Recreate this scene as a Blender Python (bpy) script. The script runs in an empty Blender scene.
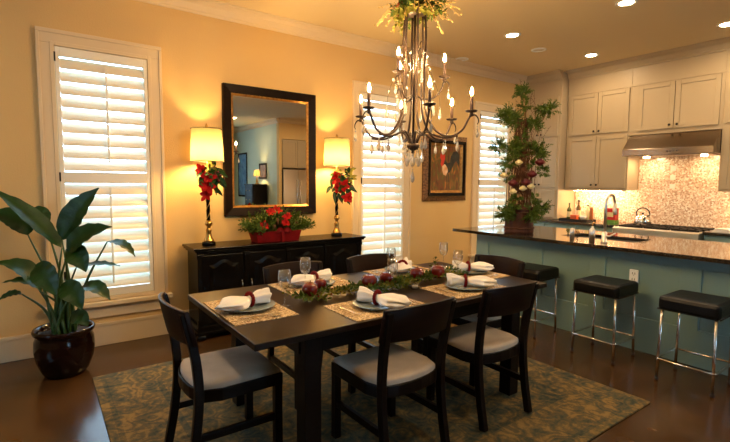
import bpy, math, random
from mathutils import Vector, Matrix
PI = math.pi
R = math.radians
random.seed(7)
S = bpy.context.scene
COL = S.collection

# ------------------------------------------------------------------ camera
F = 452.1                                   # focal length in pixels of the 730 px wide frame
YAW, PITCH, ROLL, EYE = 0.944663, 0.0820661, 0.0077714, 1.45
fw = Vector((math.cos(YAW) * math.cos(PITCH), math.sin(YAW) * math.cos(PITCH), -math.sin(PITCH)))
rt = Vector((math.sin(YAW), -math.cos(YAW), 0))
up = rt.cross(fw)
rt2 = rt * math.cos(ROLL) + up * math.sin(ROLL)
up2 = up * math.cos(ROLL) - rt * math.sin(ROLL)
cd = bpy.data.cameras.new('camera')
cam = bpy.data.objects.new('camera', cd)
COL.objects.link(cam)
cd.sensor_width = 36
cd.lens = F / 730 * 36
cd.clip_start = .05
cam.matrix_world = Matrix(((rt2.x, up2.x, -fw.x, 0), (rt2.y, up2.y, -fw.y, 0), (rt2.z, up2.z, -fw.z, EYE), (0, 0, 0, 1)))
S.camera = cam
CAM = Vector((0, 0, EYE))


def ray(x, y):
    return rt2 * ((x - 365) / F) - up2 * ((y - 221) / F) + fw


def at(x, y, Y):            # point of the picture on the plane Y
    d = ray(x, y)
    return CAM + d * (Y / d.y)


def atz(x, y, z):           # point of the picture at height z
    d = ray(x, y)
    return CAM + d * ((z - EYE) / d.z)


def atd(x, y, ref, off=0):  # point of the picture at the depth of a reference point
    dep = (Vector(ref) - CAM).dot(fw) + off
    return CAM + ray(x, y) * dep


# ------------------------------------------------------------------ light and exposure
S.view_settings.view_transform = 'Standard'
S.view_settings.look = 'None'
S.view_settings.gamma = 1
S.view_settings.exposure = 0.7
S.view_settings.use_curve_mapping = False
S.cycles.use_denoising = True
S.cycles.sample_clamp_indirect = 4
S.cycles.sample_clamp_direct = 0
S.cycles.max_bounces = 10
S.cycles.transparent_max_bounces = 16
S.cycles.caustics_reflective = False
S.cycles.caustics_refractive = False
W = bpy.data.worlds.new('daylight')
S.world = W
W.use_nodes = True
W.node_tree.nodes['Background'].inputs[0].default_value = (.42, .72, 1.0, 1)
W.node_tree.nodes['Background'].inputs[1].default_value = 7.0
CANDLE = 1200       # bulb radiances
LAMP = 620
DOWN = 260
STRIP = 62
HOODL = 210
WARM = (1.0, .62, .22)
WARM2 = (1.0, .66, .34)

# ------------------------------------------------------------------ helpers


def tag(o, label=None, cat=None, group=None, kind=None):
    if label: o['label'] = label
    if cat: o['category'] = cat
    if group: o['group'] = group
    if kind: o['kind'] = kind
    return o


def thing(name, label, cat, loc=(0, 0, 0), rz=0, group=None):
    o = bpy.data.objects.new(name, None)
    o.empty_display_size = .1
    o.location = loc
    o.rotation_euler = (0, 0, rz)
    COL.objects.link(o)
    return tag(o, label, cat, group)


def kids(o):
    return [c for c in COL.objects if c.parent == o]


def copy_tree(o, label=None, parent=None):
    c = o.copy()
    COL.objects.link(c)
    c.parent = parent
    if label: c['label'] = label
    for ch in kids(o):
        copy_tree(ch, None, c)
    return c


class MB:
    def __init__(s):
        s.v, s.f, s.sm = [], [], []

    def add(s, vs, fs, smooth=False):
        b = len(s.v)
        s.v += [tuple(p) for p in vs]
        s.f += [tuple(i + b for i in f) for f in fs]
        s.sm += [smooth] * len(fs)
        return s

    def box(s, x0, x1, y0, y1, z0, z1):
        vs = [(x, y, z) for z in (z0, z1) for y in (y0, y1) for x in (x0, x1)]
        return s.add(vs, [(0, 2, 3, 1), (4, 5, 7, 6), (0, 1, 5, 4), (2, 6, 7, 3), (0, 4, 6, 2), (1, 3, 7, 5)])

    def sweep(s, pts, w, h, side=(1, 0, 0)):
        """rectangular bar along a line; w along side, h across it"""
        pts = [Vector(p) for p in pts]
        side = Vector(side).normalized()
        vs, n = [], len(pts)
        for i, p in enumerate(pts):
            t = (pts[min(i + 1, n - 1)] - pts[max(i - 1, 0)]).normalized()
            a = (side - t * side.dot(t)).normalized()
            b = t.cross(a)
            for u, v in ((-1, -1), (1, -1), (1, 1), (-1, 1)):
                vs.append(p + a * (u * w / 2) + b * (v * h / 2))
        fs = [(0, 3, 2, 1), tuple(4 * (n - 1) + k for k in range(4))]
        for i in range(n - 1):
            for k in range(4):
                a, b = 4 * i + k, 4 * i + (k + 1) % 4
                fs.append((a, b, b + 4, a + 4))
        return s.add(vs, fs)

    def tube(s, pts, r, seg=8):
        pts = [Vector(p) for p in pts]
        n = len(pts)
        rs = r if isinstance(r, (list, tuple)) else [r] * n
        t0 = (pts[1] - pts[0]).normalized()
        a = t0.orthogonal().normalized()
        vs = []
        for i, p in enumerate(pts):
            t = (pts[min(i + 1, n - 1)] - pts[max(i - 1, 0)])
            t = t.normalized() if t.length > 1e-9 else t0
            a = (a - t * a.dot(t)).normalized()
            b = t.cross(a)
            for k in range(seg):
                g = 2 * PI * k / seg
                vs.append(p + (a * math.cos(g) + b * math.sin(g)) * rs[i])
        fs = [tuple(reversed(range(seg))), tuple((n - 1) * seg + k for k in range(seg))]
        for i in range(n - 1):
            for k in range(seg):
                k2 = (k + 1) % seg
                fs.append((i * seg + k, i * seg + k2, (i + 1) * seg + k2, (i + 1) * seg + k))
        return s.add(vs, fs, seg > 4)

    def lathe(s, prof, c=(0, 0, 0), seg=24, sx=1, sy=1, smooth=True):
        n = len(prof)
        vs, fs = [], []
        for r, z in prof:
            for k in range(seg):
                g = 2 * PI * k / seg
                vs.append((c[0] + r * math.cos(g) * sx, c[1] + r * math.sin(g) * sy, c[2] + z))
        for i in range(n - 1):
            for k in range(seg):
                k2 = (k + 1) % seg
                fs.append((i * seg + k, i * seg + k2, (i + 1) * seg + k2, (i + 1) * seg + k))
        if prof[0][0] > 1e-6: fs.append(tuple(reversed(range(seg))))
        if prof[-1][0] > 1e-6: fs.append(tuple((n - 1) * seg + k for k in range(seg)))
        return s.add(vs, fs, smooth)

    def shell(s, prof, c=(0, 0, 0), seg=24):      # lathe without end caps
        s.lathe(prof, c, seg)
        for r, _ in (prof[0], prof[-1]):
            if r > 1e-6:
                s.f.pop(); s.sm.pop()
        return s

    def ball(s, c, r, seg=10, rings=7, sz=1.0):
        return s.lathe([(max(1e-7, r * math.sin(PI * i / rings)), -r * sz * math.cos(PI * i / rings)) for i in range(rings + 1)], c, seg)

    def prism(s, poly, z0, z1, smooth=False):
        n = len(poly)
        vs = [(x, y, z0) for x, y in poly] + [(x, y, z1) for x, y in poly]
        fs = [tuple(reversed(range(n))), tuple(range(n, 2 * n))]
        fs += [(i, (i + 1) % n, n + (i + 1) % n, n + i) for i in range(n)]
        return s.add(vs, fs)

    def leaf(s, base, mid, tip, w, nrm, fold=.25, n=7, peak=.42, wave=0):
        base, mid, tip, nrm = Vector(base), Vector(mid), Vector(tip), Vector(nrm)
        vs, fs = [], []
        for i in range(n + 1):
            t = i / n
            p = base * (1 - t) ** 2 + mid * (2 * t * (1 - t)) + tip * t * t
            d = ((mid - base) * (1 - t) + (tip - mid) * t)
            d = d.normalized() if d.length > 1e-9 else Vector((0, 0, 1))
            a = nrm.cross(d)
            a = a.normalized() if a.length > 1e-6 else d.orthogonal().normalized()
            b = d.cross(a)
            q = t ** (math.log(.5) / math.log(peak)) if t > 0 else 0
            ww = w / 2 * max(.02, math.sin(PI * q)) ** .85
            for u in (-1, -.5, 0, .5, 1):
                vs.append(p + a * (u * ww * (1 + wave * 6 * math.sin(i * 2.1 + 3 * u) * (abs(u) > .7))) + b * (abs(u) * ww * fold + wave * abs(u) * math.sin(i * 1.7 + u * 2)))
        for i in range(n):
            for k in range(4):
                q = i * 5 + k
                fs.append((q, q + 1, q + 6, q + 5))
        return s.add(vs, fs, True)

    def sprig(s, p, d, L, n=9, w=.012, l=.045, spread=.9):
        """a twig with small pointed leaves"""
        p, d = Vector(p), Vector(d).normalized()
        o = d.orthogonal().normalized()
        o2 = d.cross(o)
        s.tube([p, p + d * L * .5, p + d * L], [.0025, .002, .001], 4)
        for i in range(n):
            t = .12 + .88 * i / n
            g = i * 2.4 + random.random()
            sd = (o * math.cos(g) + o2 * math.sin(g)) * spread + d * .8
            sd.normalize()
            q = p + d * (L * t)
            ll = l * (1.1 - .5 * t)
            s.leaf(q, q + sd * ll * .5, q + sd * ll, w, d + o * .3, .3, 2)
        return s

    def build(s, name, mat, parent=None, bevel=0, solid=0, subs=0):
        me = bpy.data.meshes.new(name)
        me.from_pydata(s.v, [], s.f)
        me.polygons.foreach_set('use_smooth', s.sm)
        me.update()
        me.materials.append(mat)
        o = bpy.data.objects.new(name, me)
        COL.objects.link(o)
        o.parent = parent
        if solid:
            m = o.modifiers.new('solid', 'SOLIDIFY'); m.thickness = solid; m.offset = 0
        if bevel:
            m = o.modifiers.new('edge', 'BEVEL'); m.width = bevel; m.segments = 2; m.limit_method = 'ANGLE'
            m.angle_limit = R(40)
        if subs:
            m = o.modifiers.new('subs', 'SUBSURF'); m.levels = subs; m.render_levels = subs
        return o


def arc(c, r, a0, a1, n, ax='xz'):
    out = []
    for i in range(n + 1):
        a = a0 + (a1 - a0) * i / n
        u, v = r * math.cos(a), r * math.sin(a)
        out.append((c[0] + u, c[1], c[2] + v) if ax == 'xz' else (c[0] + u, c[1] + v, c[2]) if ax == 'xy' else (c[0], c[1] + u, c[2] + v))
    return out


def smooth_path(ctrl, n=6):     # Catmull-Rom through control points
    P = [Vector(p) for p in ctrl]
    P = [P[0] * 2 - P[1]] + P + [P[-1] * 2 - P[-2]]
    out = []
    for i in range(1, len(P) - 2):
        a, b, c, d = P[i - 1:i + 3]
        for k in range(n):
            t = k / n
            out.append(.5 * ((2 * b) + (c - a) * t + (2 * a - 5 * b + 4 * c - d) * t * t + (3 * b - a - 3 * c + d) * t ** 3))
    out.append(P[-2])
    return out


# ------------------------------------------------------------------ materials
def nodes(name):
    m = bpy.data.materials.new(name)
    m.use_nodes = True
    nt = m.node_tree
    return m, nt, nt.nodes['Principled BSDF'], nt.nodes.new, nt.links.new


def mat(name, c, rough=.5, metal=0, c2=None, nscale=8, bump=0, bscale=60, trans=0, coat=0, spec=.5, stretch=None, sss=0, ior=1.5):
    m, nt, b, N, L = nodes(name)
    b.inputs['Base Color'].default_value = (*c, 1)
    b.inputs['Roughness'].default_value = rough
    b.inputs['Metallic'].default_value = metal
    b.inputs['Transmission Weight'].default_value = trans
    b.inputs['Coat Weight'].default_value = coat
    b.inputs['Coat Roughness'].default_value = .08
    b.inputs['Specular IOR Level'].default_value = spec
    b.inputs['IOR'].default_value = ior
    tc = N('ShaderNodeTexCoord')
    mp = N('ShaderNodeMapping')
    L(tc.outputs['Object'], mp.inputs[0])
    if stretch: mp.inputs['Scale'].default_value = stretch
    if c2:
        n = N('ShaderNodeTexNoise')
        n.inputs['Scale'].default_value = nscale
        n.inputs['Detail'].default_value = 5
        r = N('ShaderNodeValToRGB')
        r.color_ramp.elements[0].position = .32
        r.color_ramp.elements[1].position = .68
        r.color_ramp.elements[0].color = (*c, 1)
        r.color_ramp.elements[1].color = (*c2, 1)
        L(mp.outputs[0], n.inputs['Vector'])
        L(n.outputs[0], r.inputs[0])
        L(r.outputs[0], b.inputs['Base Color'])
    if bump:
        n = N('ShaderNodeTexNoise')
        n.inputs['Scale'].default_value = bscale
        n.inputs['Detail'].default_value = 3
        bp = N('ShaderNodeBump')
        bp.inputs['Strength'].default_value = bump
        bp.inputs['Distance'].default_value = .01
        L(mp.outputs[0], n.inputs['Vector'])
        L(n.outputs[0], bp.inputs['Height'])
        L(bp.outputs[0], b.inputs['Normal'])
    return m


def emit(name, c, s):
    m, nt, b, N, L = nodes(name)
    b.inputs['Base Color'].default_value = (*c, 1)
    b.inputs['Emission Color'].default_value = (*c, 1)
    b.inputs['Emission Strength'].default_value = s
    return m


def cloth_shade(name, c):
    m, nt, b, N, L = nodes(name)
    d, t, mx = N('ShaderNodeBsdfDiffuse'), N('ShaderNodeBsdfTranslucent'), N('ShaderNodeMixShader')
    d.inputs[0].default_value = t.inputs[0].default_value = (*c, 1)
    mx.inputs[0].default_value = .55
    L(d.outputs[0], mx.inputs[1]); L(t.outputs[0], mx.inputs[2])
    L(mx.outputs[0], nt.nodes['Material Output'].inputs[0])
    return m


def clear_pane(name):
    m, nt, b, N, L = nodes(name)
    g, t, mx = N('ShaderNodeBsdfGlossy'), N('ShaderNodeBsdfTransparent'), N('ShaderNodeMixShader')
    g.inputs['Roughness'].default_value = .02
    mx.inputs[0].default_value = .08
    L(t.outputs[0], mx.inputs[1]); L(g.outputs[0], mx.inputs[2])
    L(mx.outputs[0], nt.nodes['Material Output'].inputs[0])
    return m


def thin_glass(name):
    m, nt, b, N, L = nodes(name)
    g, t, mx, lw = N('ShaderNodeBsdfGlossy'), N('ShaderNodeBsdfTransparent'), N('ShaderNodeMixShader'), N('ShaderNodeLayerWeight')
    g.inputs['Roughness'].default_value = .02
    t.inputs[0].default_value = (.97, .97, .96, 1)
    pw = N('ShaderNodeMath'); pw.operation = 'POWER'; pw.inputs[1].default_value = 2.5
    ml = N('ShaderNodeMath'); ml.operation = 'MULTIPLY_ADD'; ml.inputs[1].default_value = .8; ml.inputs[2].default_value = .13
    L(lw.outputs['Facing'], pw.inputs[0]); L(pw.outputs[0], ml.inputs[0])
    L(ml.outputs[0], mx.inputs[0]); L(t.outputs[0], mx.inputs[1]); L(g.outputs[0], mx.inputs[2])
    L(mx.outputs[0], nt.nodes['Material Output'].inputs[0])
    return m


def rug_mat():
    m, nt, b, N, L = nodes('faded_rug')
    b.inputs['Roughness'].default_value = .95
    b.inputs['Specular IOR Level'].default_value = .1
    tc = N('ShaderNodeTexCoord')
    warp = N('ShaderNodeTexNoise'); warp.inputs['Scale'].default_value = 4; warp.inputs['Detail'].default_value = 2
    L(tc.outputs['Object'], warp.inputs['Vector'])
    mixv = N('ShaderNodeMix'); mixv.data_type = 'RGBA'; mixv.blend_type = 'ADD'; mixv.inputs[0].default_value = .35
    L(tc.outputs['Object'], mixv.inputs[6]); L(warp.outputs['Color'], mixv.inputs[7])
    vo = N('ShaderNodeTexVoronoi'); vo.inputs['Scale'].default_value = 5.5
    L(mixv.outputs[2], vo.inputs['Vector'])
    mul = N('ShaderNodeMath'); mul.operation = 'MULTIPLY'; mul.inputs[1].default_value = 26
    L(vo.outputs['Distance'], mul.inputs[0])
    sn = N('ShaderNodeMath'); sn.operation = 'SINE'
    L(mul.outputs[0], sn.inputs[0])
    no = N('ShaderNodeTexNoise'); no.inputs['Scale'].default_value = 9; no.inputs['Detail'].default_value = 8; no.inputs['Roughness'].default_value = .78
    L(tc.outputs['Object'], no.inputs['Vector'])
    a = N('ShaderNodeMath'); a.operation = 'MULTIPLY_ADD'; a.inputs[1].default_value = .05
    L(sn.outputs[0], a.inputs[0]); L(no.outputs[0], a.inputs[2])
    # border bands from the distance to the rug's edge
    sp = N('ShaderNodeSeparateXYZ'); L(tc.outputs['Object'], sp.inputs[0])
    ed = []
    for k, h in ((0, 1.5), (1, 1.275)):
        ab = N('ShaderNodeMath'); ab.operation = 'ABSOLUTE'; L(sp.outputs[k], ab.inputs[0])
        sb = N('ShaderNodeMath'); sb.operation = 'SUBTRACT'; sb.inputs[0].default_value = h; L(ab.outputs[0], sb.inputs[1])
        ed.append(sb)
    mn = N('ShaderNodeMath'); mn.operation = 'MINIMUM'; L(ed[0].outputs[0], mn.inputs[0]); L(ed[1].outputs[0], mn.inputs[1])
    br = N('ShaderNodeValToRGB')
    br.color_ramp.interpolation = 'CONSTANT'
    e = br.color_ramp.elements
    e[0].position = 0; e[0].color = (.53,) * 3 + (1,)
    e[1].position = .045; e[1].color = (.47,) * 3 + (1,)
    for p, v in ((.075, .535), (.36, .45), (.40, .52), (.43, .485)):
        q = e.new(p); q.color = (v, v, v, 1)
    L(mn.outputs[0], br.inputs[0])
    ad = N('ShaderNodeMath'); ad.operation = 'ADD'; L(a.outputs[0], ad.inputs[0]); L(br.outputs[0], ad.inputs[1])
    sc = N('ShaderNodeMath'); sc.operation = 'SUBTRACT'; sc.inputs[1].default_value = .5; L(ad.outputs[0], sc.inputs[0])
    rp = N('ShaderNodeValToRGB')
    e = rp.color_ramp.elements
    e[0].position = .34; e[0].color = (.036, .048, .042, 1)
    e[1].position = .64; e[1].color = (.25, .160, .060, 1)
    q = e.new(.45); q.color = (.080, .078, .052, 1)
    q = e.new(.54); q.color = (.135, .100, .048, 1)
    L(sc.outputs[0], rp.inputs[0]); L(rp.outputs[0], b.inputs['Base Color'])
    bp = N('ShaderNodeBump'); bp.inputs['Strength'].default_value = .3
    nb = N('ShaderNodeTexNoise'); nb.inputs['Scale'].default_value = 220
    L(tc.outputs['Object'], nb.inputs['Vector']); L(nb.outputs[0], bp.inputs['Height']); L(bp.outputs[0], b.inputs['Normal'])
    return m


def cell_mat(name, scale, stops, rough, bump=0, coat=0):
    m, nt, b, N, L = nodes(name)
    tc = N('ShaderNodeTexCoord')
    vo = N('ShaderNodeTexVoronoi'); vo.inputs['Scale'].default_value = scale
    L(tc.outputs['Object'], vo.inputs['Vector'])
    sp = N('ShaderNodeSeparateColor'); L(vo.outputs['Color'], sp.inputs[0])
    rp = N('ShaderNodeValToRGB')
    e = rp.color_ramp.elements
    e[0].position = stops[0][0]; e[0].color = (*stops[0][1], 1)
    e[1].position = stops[-1][0]; e[1].color = (*stops[-1][1], 1)
    for p, c in stops[1:-1]:
        q = e.new(p); q.color = (*c, 1)
    L(sp.outputs[0], rp.inputs[0]); L(rp.outputs[0], b.inputs['Base Color'])
    b.inputs['Roughness'].default_value = rough
    b.inputs['Coat Weight'].default_value = coat
    if bump:
        bp = N('ShaderNodeBump'); bp.inputs['Strength'].default_value = bump; bp.inputs['Distance'].default_value = .004
        L(sp.outputs[1], bp.inputs['Height']); L(bp.outputs[0], b.inputs['Normal'])
    return m


def weave_mat():
    m, nt, b, N, L = nodes('woven_straw')
    tc = N('ShaderNodeTexCoord')
    out = []
    for d in ('X', 'Y'):
        w = N('ShaderNodeTexWave'); w.bands_direction = d; w.inputs['Scale'].default_value = 13; w.inputs['Distortion'].default_value = 2.5
        w.inputs['Detail'].default_value = 2
        L(tc.outputs['Object'], w.inputs['Vector']); out.append(w)
    mu = N('ShaderNodeMath'); mu.operation = 'MULTIPLY'; L(out[0].outputs['Fac'], mu.inputs[0]); L(out[1].outputs['Fac'], mu.inputs[1])
    rp = N('ShaderNodeValToRGB')
    rp.color_ramp.elements[0].color = (.17, .095, .035, 1); rp.color_ramp.elements[1].color = (.80, .60, .34, 1)
    rp.color_ramp.elements[1].position = .6
    L(mu.outputs[0], rp.inputs[0]); L(rp.outputs[0], b.inputs['Base Color'])
    b.inputs['Roughness'].default_value = .8
    bp = N('ShaderNodeBump'); bp.inputs['Strength'].default_value = .6; bp.inputs['Distance'].default_value = .004
    L(mu.outputs[0], bp.inputs['Height']); L(bp.outputs[0], b.inputs['Normal'])
    return m


M = dict(
    wall=mat('plaster_wall', (.66, .445, .195), .75, bump=.15, bscale=90, spec=.15),
    green=mat('sage_wall', (.50, .58, .46), .8, bump=.1, bscale=90),
    ceil=mat('ceiling_paint', (.76, .61, .37), .85, bump=.1, bscale=120, spec=.15),
    trim=mat('trim_paint', (.68, .53, .34), .45, spec=.25),
    shutter=mat('shutter_paint', (.80, .74, .62), .4),
    floor=mat('stained_concrete', (.048, .022, .008), .18, c2=(.085, .041, .015), nscale=2.2, bump=.03, bscale=14, spec=.5),
    rug=rug_mat(),
    esp=mat('espresso_wood', (.004, .0022, .0016), .36, c2=(.0075, .004, .0028), nscale=6, stretch=(1, 1, 12), bump=.05, bscale=30, spec=.15),
    table=mat('espresso_tabletop', (.014, .0072, .0038), .33, c2=(.022, .0115, .006), nscale=5, stretch=(1, 14, 1), bump=.04, bscale=20, spec=.2),
    rail=mat('mahogany_rail', (.008, .003, .002), .36, c2=(.014, .0055, .0035), nscale=5, stretch=(1, 1, 10), spec=.14),
    suede=mat('beige_suede', (.44, .36, .28), .9, c2=(.58, .48, .38), nscale=5, bump=.08, bscale=200, spec=.2),
    black=mat('black_lacquer', (.0025, .002, .002), .25, c2=(.005, .004, .0035), nscale=10, bump=.06, bscale=18, spec=.2),
    leather=mat('black_leather', (.004, .0035, .0035), .38, bump=.15, bscale=160, spec=.22),
    fridge=mat('refrigerator_steel', (.62, .57, .50), .38, 1),
    nickel=mat('brushed_nickel', (.80, .76, .70), .36, 1),
    chrome=mat('chrome', (.74, .72, .69), .2, 1),
    steel=mat('brushed_steel', (.34, .275, .215), .22, 1, stretch=(1, 40, 1), bump=.03, bscale=20),
    rubber=mat('black_rubber', (.01, .01, .01), .7),
    gold=mat('antique_gold', (.62, .36, .10), .28, 1, c2=(.42, .22, .05), nscale=14),
    gilt=mat('gilt_wood', (.45, .23, .05), .35, .6, c2=(.25, .11, .02), nscale=30, bump=.3, bscale=60),
    frame=mat('dark_walnut', (.005, .002, .0012), .45, c2=(.010, .004, .002), nscale=4, stretch=(1, 1, 6), spec=.08),
    carved=mat('carved_walnut', (.03, .012, .005), .4, c2=(.30, .14, .04), nscale=55, bump=1.0, bscale=60),
    silver=mat('silver_mirror', (.92, .92, .90), .0, 1),
    shade=cloth_shade('linen_shade', (.155, .127, .066)),
    cream=mat('cabinet_cream', (.46, .355, .225), .4, bump=.03, bscale=40, spec=.3),
    teal=mat('teal_cabinet_paint', (.17, .275, .26), .42, c2=(.19, .30, .28), nscale=2),
    granite=cell_mat('dark_granite', 260, [(0, (.006, .006, .006)), (.6, (.016, .013, .011)), (.85, (.05, .035, .022)), (1, (.16, .12, .08))], .07, coat=.3),
    mosaic=cell_mat('mosaic_tile', 60, [(0, (.46, .28, .19)), (.35, (.66, .45, .32)), (.7, (.80, .62, .46)), (1, (.92, .86, .74))], .25, bump=.35),
    white=mat('white_plastic', (.85, .85, .82), .4),
    tile=mat('white_tile', (.9, .85, .75), .15),
    napkin=mat('white_linen', (.88, .84, .80), .85, bump=.12, bscale=180, spec=.15),
    red=mat('red_velvet', (.13, .002, .003), .65, c2=(.19, .003, .004), nscale=20, spec=.15),
    petal=mat('red_petal', (.27, .002, .003), .6, c2=(.40, .005, .004), nscale=14, spec=.15),
    ruby=mat('dark_red_rose', (.075, .003, .005), .55, c2=(.14, .006, .008), nscale=20),
    creamf=mat('cream_petal', (.80, .68, .36), .6),
    apple=mat('red_apple_skin', (.11, .003, .004), .16, c2=(.20, .008, .006), nscale=7, coat=.5),
    leaf=mat('dark_green_leaf', (.006, .030, .004), .42, c2=(.016, .055, .008), nscale=9, bump=.25, bscale=30, spec=.28),
    stalk=mat('green_stalk', (.035, .085, .018), .45),
    fir=mat('evergreen', (.036, .075, .010), .6, c2=(.11, .16, .022), nscale=18, spec=.2),
    lime=mat('yellow_green_leaf', (.12, .14, .015), .55, c2=(.30, .24, .03), nscale=10, spec=.2),
    goldtwig=mat('golden_twig', (.55, .33, .08), .5, c2=(.75, .50, .16), nscale=20),
    twig=mat('brown_twig', (.070, .028, .014), .8, c2=(.15, .065, .032), nscale=20, spec=.2),
    bark=mat('bark_pot', (.045, .016, .010), .7, c2=(.085, .032, .020), nscale=14, stretch=(1, 1, .2), bump=.9, bscale=30, spec=.2),
    glaze=mat('oxblood_glaze', (.006, .002, .002), .12, c2=(.013, .004, .003), nscale=6, spec=.28),
    soil=mat('potting_soil', (.02, .012, .008), .95, bump=.8, bscale=40),
    straw=cell_mat('woven_straw', 150, [(0, (.13, .065, .022)), (.35, (.40, .25, .11)), (.7, (.66, .47, .25)), (1, (.85, .70, .46))], .8, bump=.8),
    plate=mat('blue_grey_china', (.22, .30, .36), .2, c2=(.32, .38, .40), nscale=8, coat=.3),
    flat=mat('polished_flatware', (.85, .74, .56), .25, 1),
    glass=thin_glass('clear_glass'),
    crystal=mat('cut_crystal', (1, .95, .86), .05, trans=.7, ior=1.5),
    bronze=mat('aged_bronze', (.030, .020, .015), .42, .45, c2=(.07, .042, .028), nscale=20, spec=.3),
    sleeve=mat('bronze_sleeve', (.09, .05, .035), .5, .2),
    candle=emit('candle_bulb', (1.0, .64, .28), CANDLE),
    lampbulb=emit('lamp_bulb', WARM, LAMP),
    down=emit('downlight_lens', (1.0, .74, .44), DOWN),
    off=mat('unlit_lens', (.75, .68, .55), .4),
    strip=emit('strip_lens', WARM2, STRIP),
    hoodl=emit('hood_lens', WARM2, HOODL),
    pane=clear_pane('window_glass'),
    lawn=mat('outdoor_ground', (.55, .52, .46), .9, c2=(.42, .44, .36), nscale=2),
    knob=mat('dark_bronze_knob', (.02, .014, .01), .35, .6),
    iron=mat('cast_iron', (.012, .011, .011), .5, .3),
    bottle=mat('amber_bottle', (.14, .07, .015), .12, coat=.4),
    olive=mat('olive_bottle', (.06, .07, .012), .12, coat=.4),
    orange=mat('orange_packet', (.62, .10, .02), .4),
    tin=mat('red_tin', (.55, .02, .02), .35),
    greenp=mat('green_packet', (.12, .30, .04), .4),
    blueart=mat('blue_painting', (.03, .10, .24), .5, c2=(.16, .34, .48), nscale=6),
    warmart=mat('warm_painting', (.16, .08, .03), .5, c2=(.42, .24, .09), nscale=9),
)


def canvas_mat():
    m, nt, b, N, L = nodes('oil_canvas')
    tc = N('ShaderNodeTexCoord')
    n = N('ShaderNodeTexNoise'); n.inputs['Scale'].default_value = 5; n.inputs['Detail'].default_value = 6; n.inputs['Distortion'].default_value = 1.5
    mp = N('ShaderNodeMapping'); mp.inputs['Scale'].default_value = (2.2, 1, .8)
    L(tc.outputs['Object'], mp.inputs[0]); L(mp.outputs[0], n.inputs['Vector'])
    rp = N('ShaderNodeValToRGB')
    e = rp.color_ramp.elements
    e[0].position = .30; e[0].color = (.040, .016, .008, 1)
    e[1].position = .70; e[1].color = (.50, .20, .03, 1)
    q = e.new(.45); q.color = (.15, .045, .010, 1)
    q = e.new(.55); q.color = (.10, .085, .016, 1)
    q = e.new(.64); q.color = (.30, .10, .018, 1)
    L(n.outputs[0], rp.inputs[0]); L(rp.outputs[0], b.inputs['Base Color'])
    b.inputs['Roughness'].default_value = .45
    return m


M['canvas'] = canvas_mat()

# ------------------------------------------------------------------ the room
WY, KX, CZ = 4.545, 6.96, 3.17          # window wall, kitchen wall, ceiling
BX, FY = -3.2, -5.6                     # rear wall, far wall behind the viewer
GX, PY = 5.25, -2.14                    # sage wall and the cream wall with the refrigerator
WIN = [.498, 3.545, 5.70]               # window centres
HW, WZ0, WZ1 = .375, .42, 2.575         # opening half width, bottom, top


def structure(o):
    o['kind'] = 'structure'
    return o


structure(MB().box(BX - .3, KX + .3, FY - .3, WY + .2, -.2, 0).build('floor', M['floor']))
structure(MB().box(BX - .3, KX + .3, FY - .3, WY + .2, CZ, CZ + .2).build('ceiling', M['ceil']))
w = MB()
xs = [BX - .2] + [v for c in WIN for v in (c - HW, c + HW)] + [KX + .2]
for i in range(0, len(xs), 2):
    w.box(xs[i], xs[i + 1], WY, WY + .16, 0, CZ)
for c in WIN:
    w.box(c - HW, c + HW, WY, WY + .16, 0, WZ0)
    w.box(c - HW, c + HW, WY, WY + .16, WZ1, CZ)
structure(w.build('wall_left', M['wall']))
structure(MB().box(KX, KX + .2, PY, WY, 0, CZ).build('wall_kitchen', M['wall']))
structure(MB().box(GX, GX + .06, FY, PY - .14, 0, CZ).build('wall_sage', M['green']))
structure(MB().box(GX, 5.33, PY - .14, PY, 0, CZ).build('wall_alcove_side', M['wall']))
structure(MB().box(6.27, KX, PY - .14, PY, 0, CZ).build('wall_alcove_side', M['wall']))
structure(MB().box(5.33, 6.27, PY - .14, PY, 2.63, CZ).build('wall_alcove_top', M['wall']))
structure(MB().box(5.33, 6.27, PY - .86, PY - .80, 0, 2.62).build('wall_alcove_back', M['wall']))
structure(MB().box(6.27, 6.35, PY - .86, PY - .14, 0, CZ).build('wall_alcove_side', M['wall']))
w = MB().box(BX, 1.6, FY - .15, FY, 0, CZ).box(3.4, GX + .12, FY - .15, FY, 0, CZ).box(1.6, 3.4, FY - .15, FY, 0, .6).box(1.6, 3.4, FY - .15, FY, 2.6, CZ)
structure(w.build('wall_far', M['green']))
t = thing('window_5', None, None, (2.5, FY, 0)); structure(t)  # unseen window, added to bring daylight onto the sage wall
w = MB().box(-.9, -.84, -.12, .02, .6, 2.6).box(.84, .9, -.12, .02, .6, 2.6).box(-.84, .84, -.12, .02, .6, .66).box(-.84, .84, -.12, .02, 2.54, 2.6)
w.box(-.02, .02, -.1, -.03, .66, 2.54)
w.build('window_frame', M['trim'], t)
MB().box(-.84, .84, -.075, -.07, .66, 2.54).build('window_pane', M['pane'], t)
w = MB()                                             # rear wall, behind the viewer, with a window
w.box(BX - .15, BX, FY, 1.6, 0, CZ).box(BX - .15, BX, 2.6, WY, 0, CZ)
w.box(BX - .15, BX, 1.6, 2.6, 0, .7).box(BX - .15, BX, 1.6, 2.6, 2.5, CZ)
structure(w.build('wall_rear', M['wall']))
t = thing('window_4', None, None, (BX, 2.1, 0)); structure(t)
w = MB().box(-.12, .02, -.5, -.44, .7, 2.5).box(-.12, .02, .44, .5, .7, 2.5).box(-.12, .02, -.44, .44, .7, .76).box(-.12, .02, -.44, .44, 2.44, 2.5)
w.box(-.1, -.03, -.02, .02, .76, 2.44).box(-.095, -.035, -.44, .44, 1.58, 1.62)
w.build('window_frame', M['trim'], t)
MB().box(-.075, -.07, -.44, .44, .76, 2.44).build('window_pane', M['pane'], t)
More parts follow.
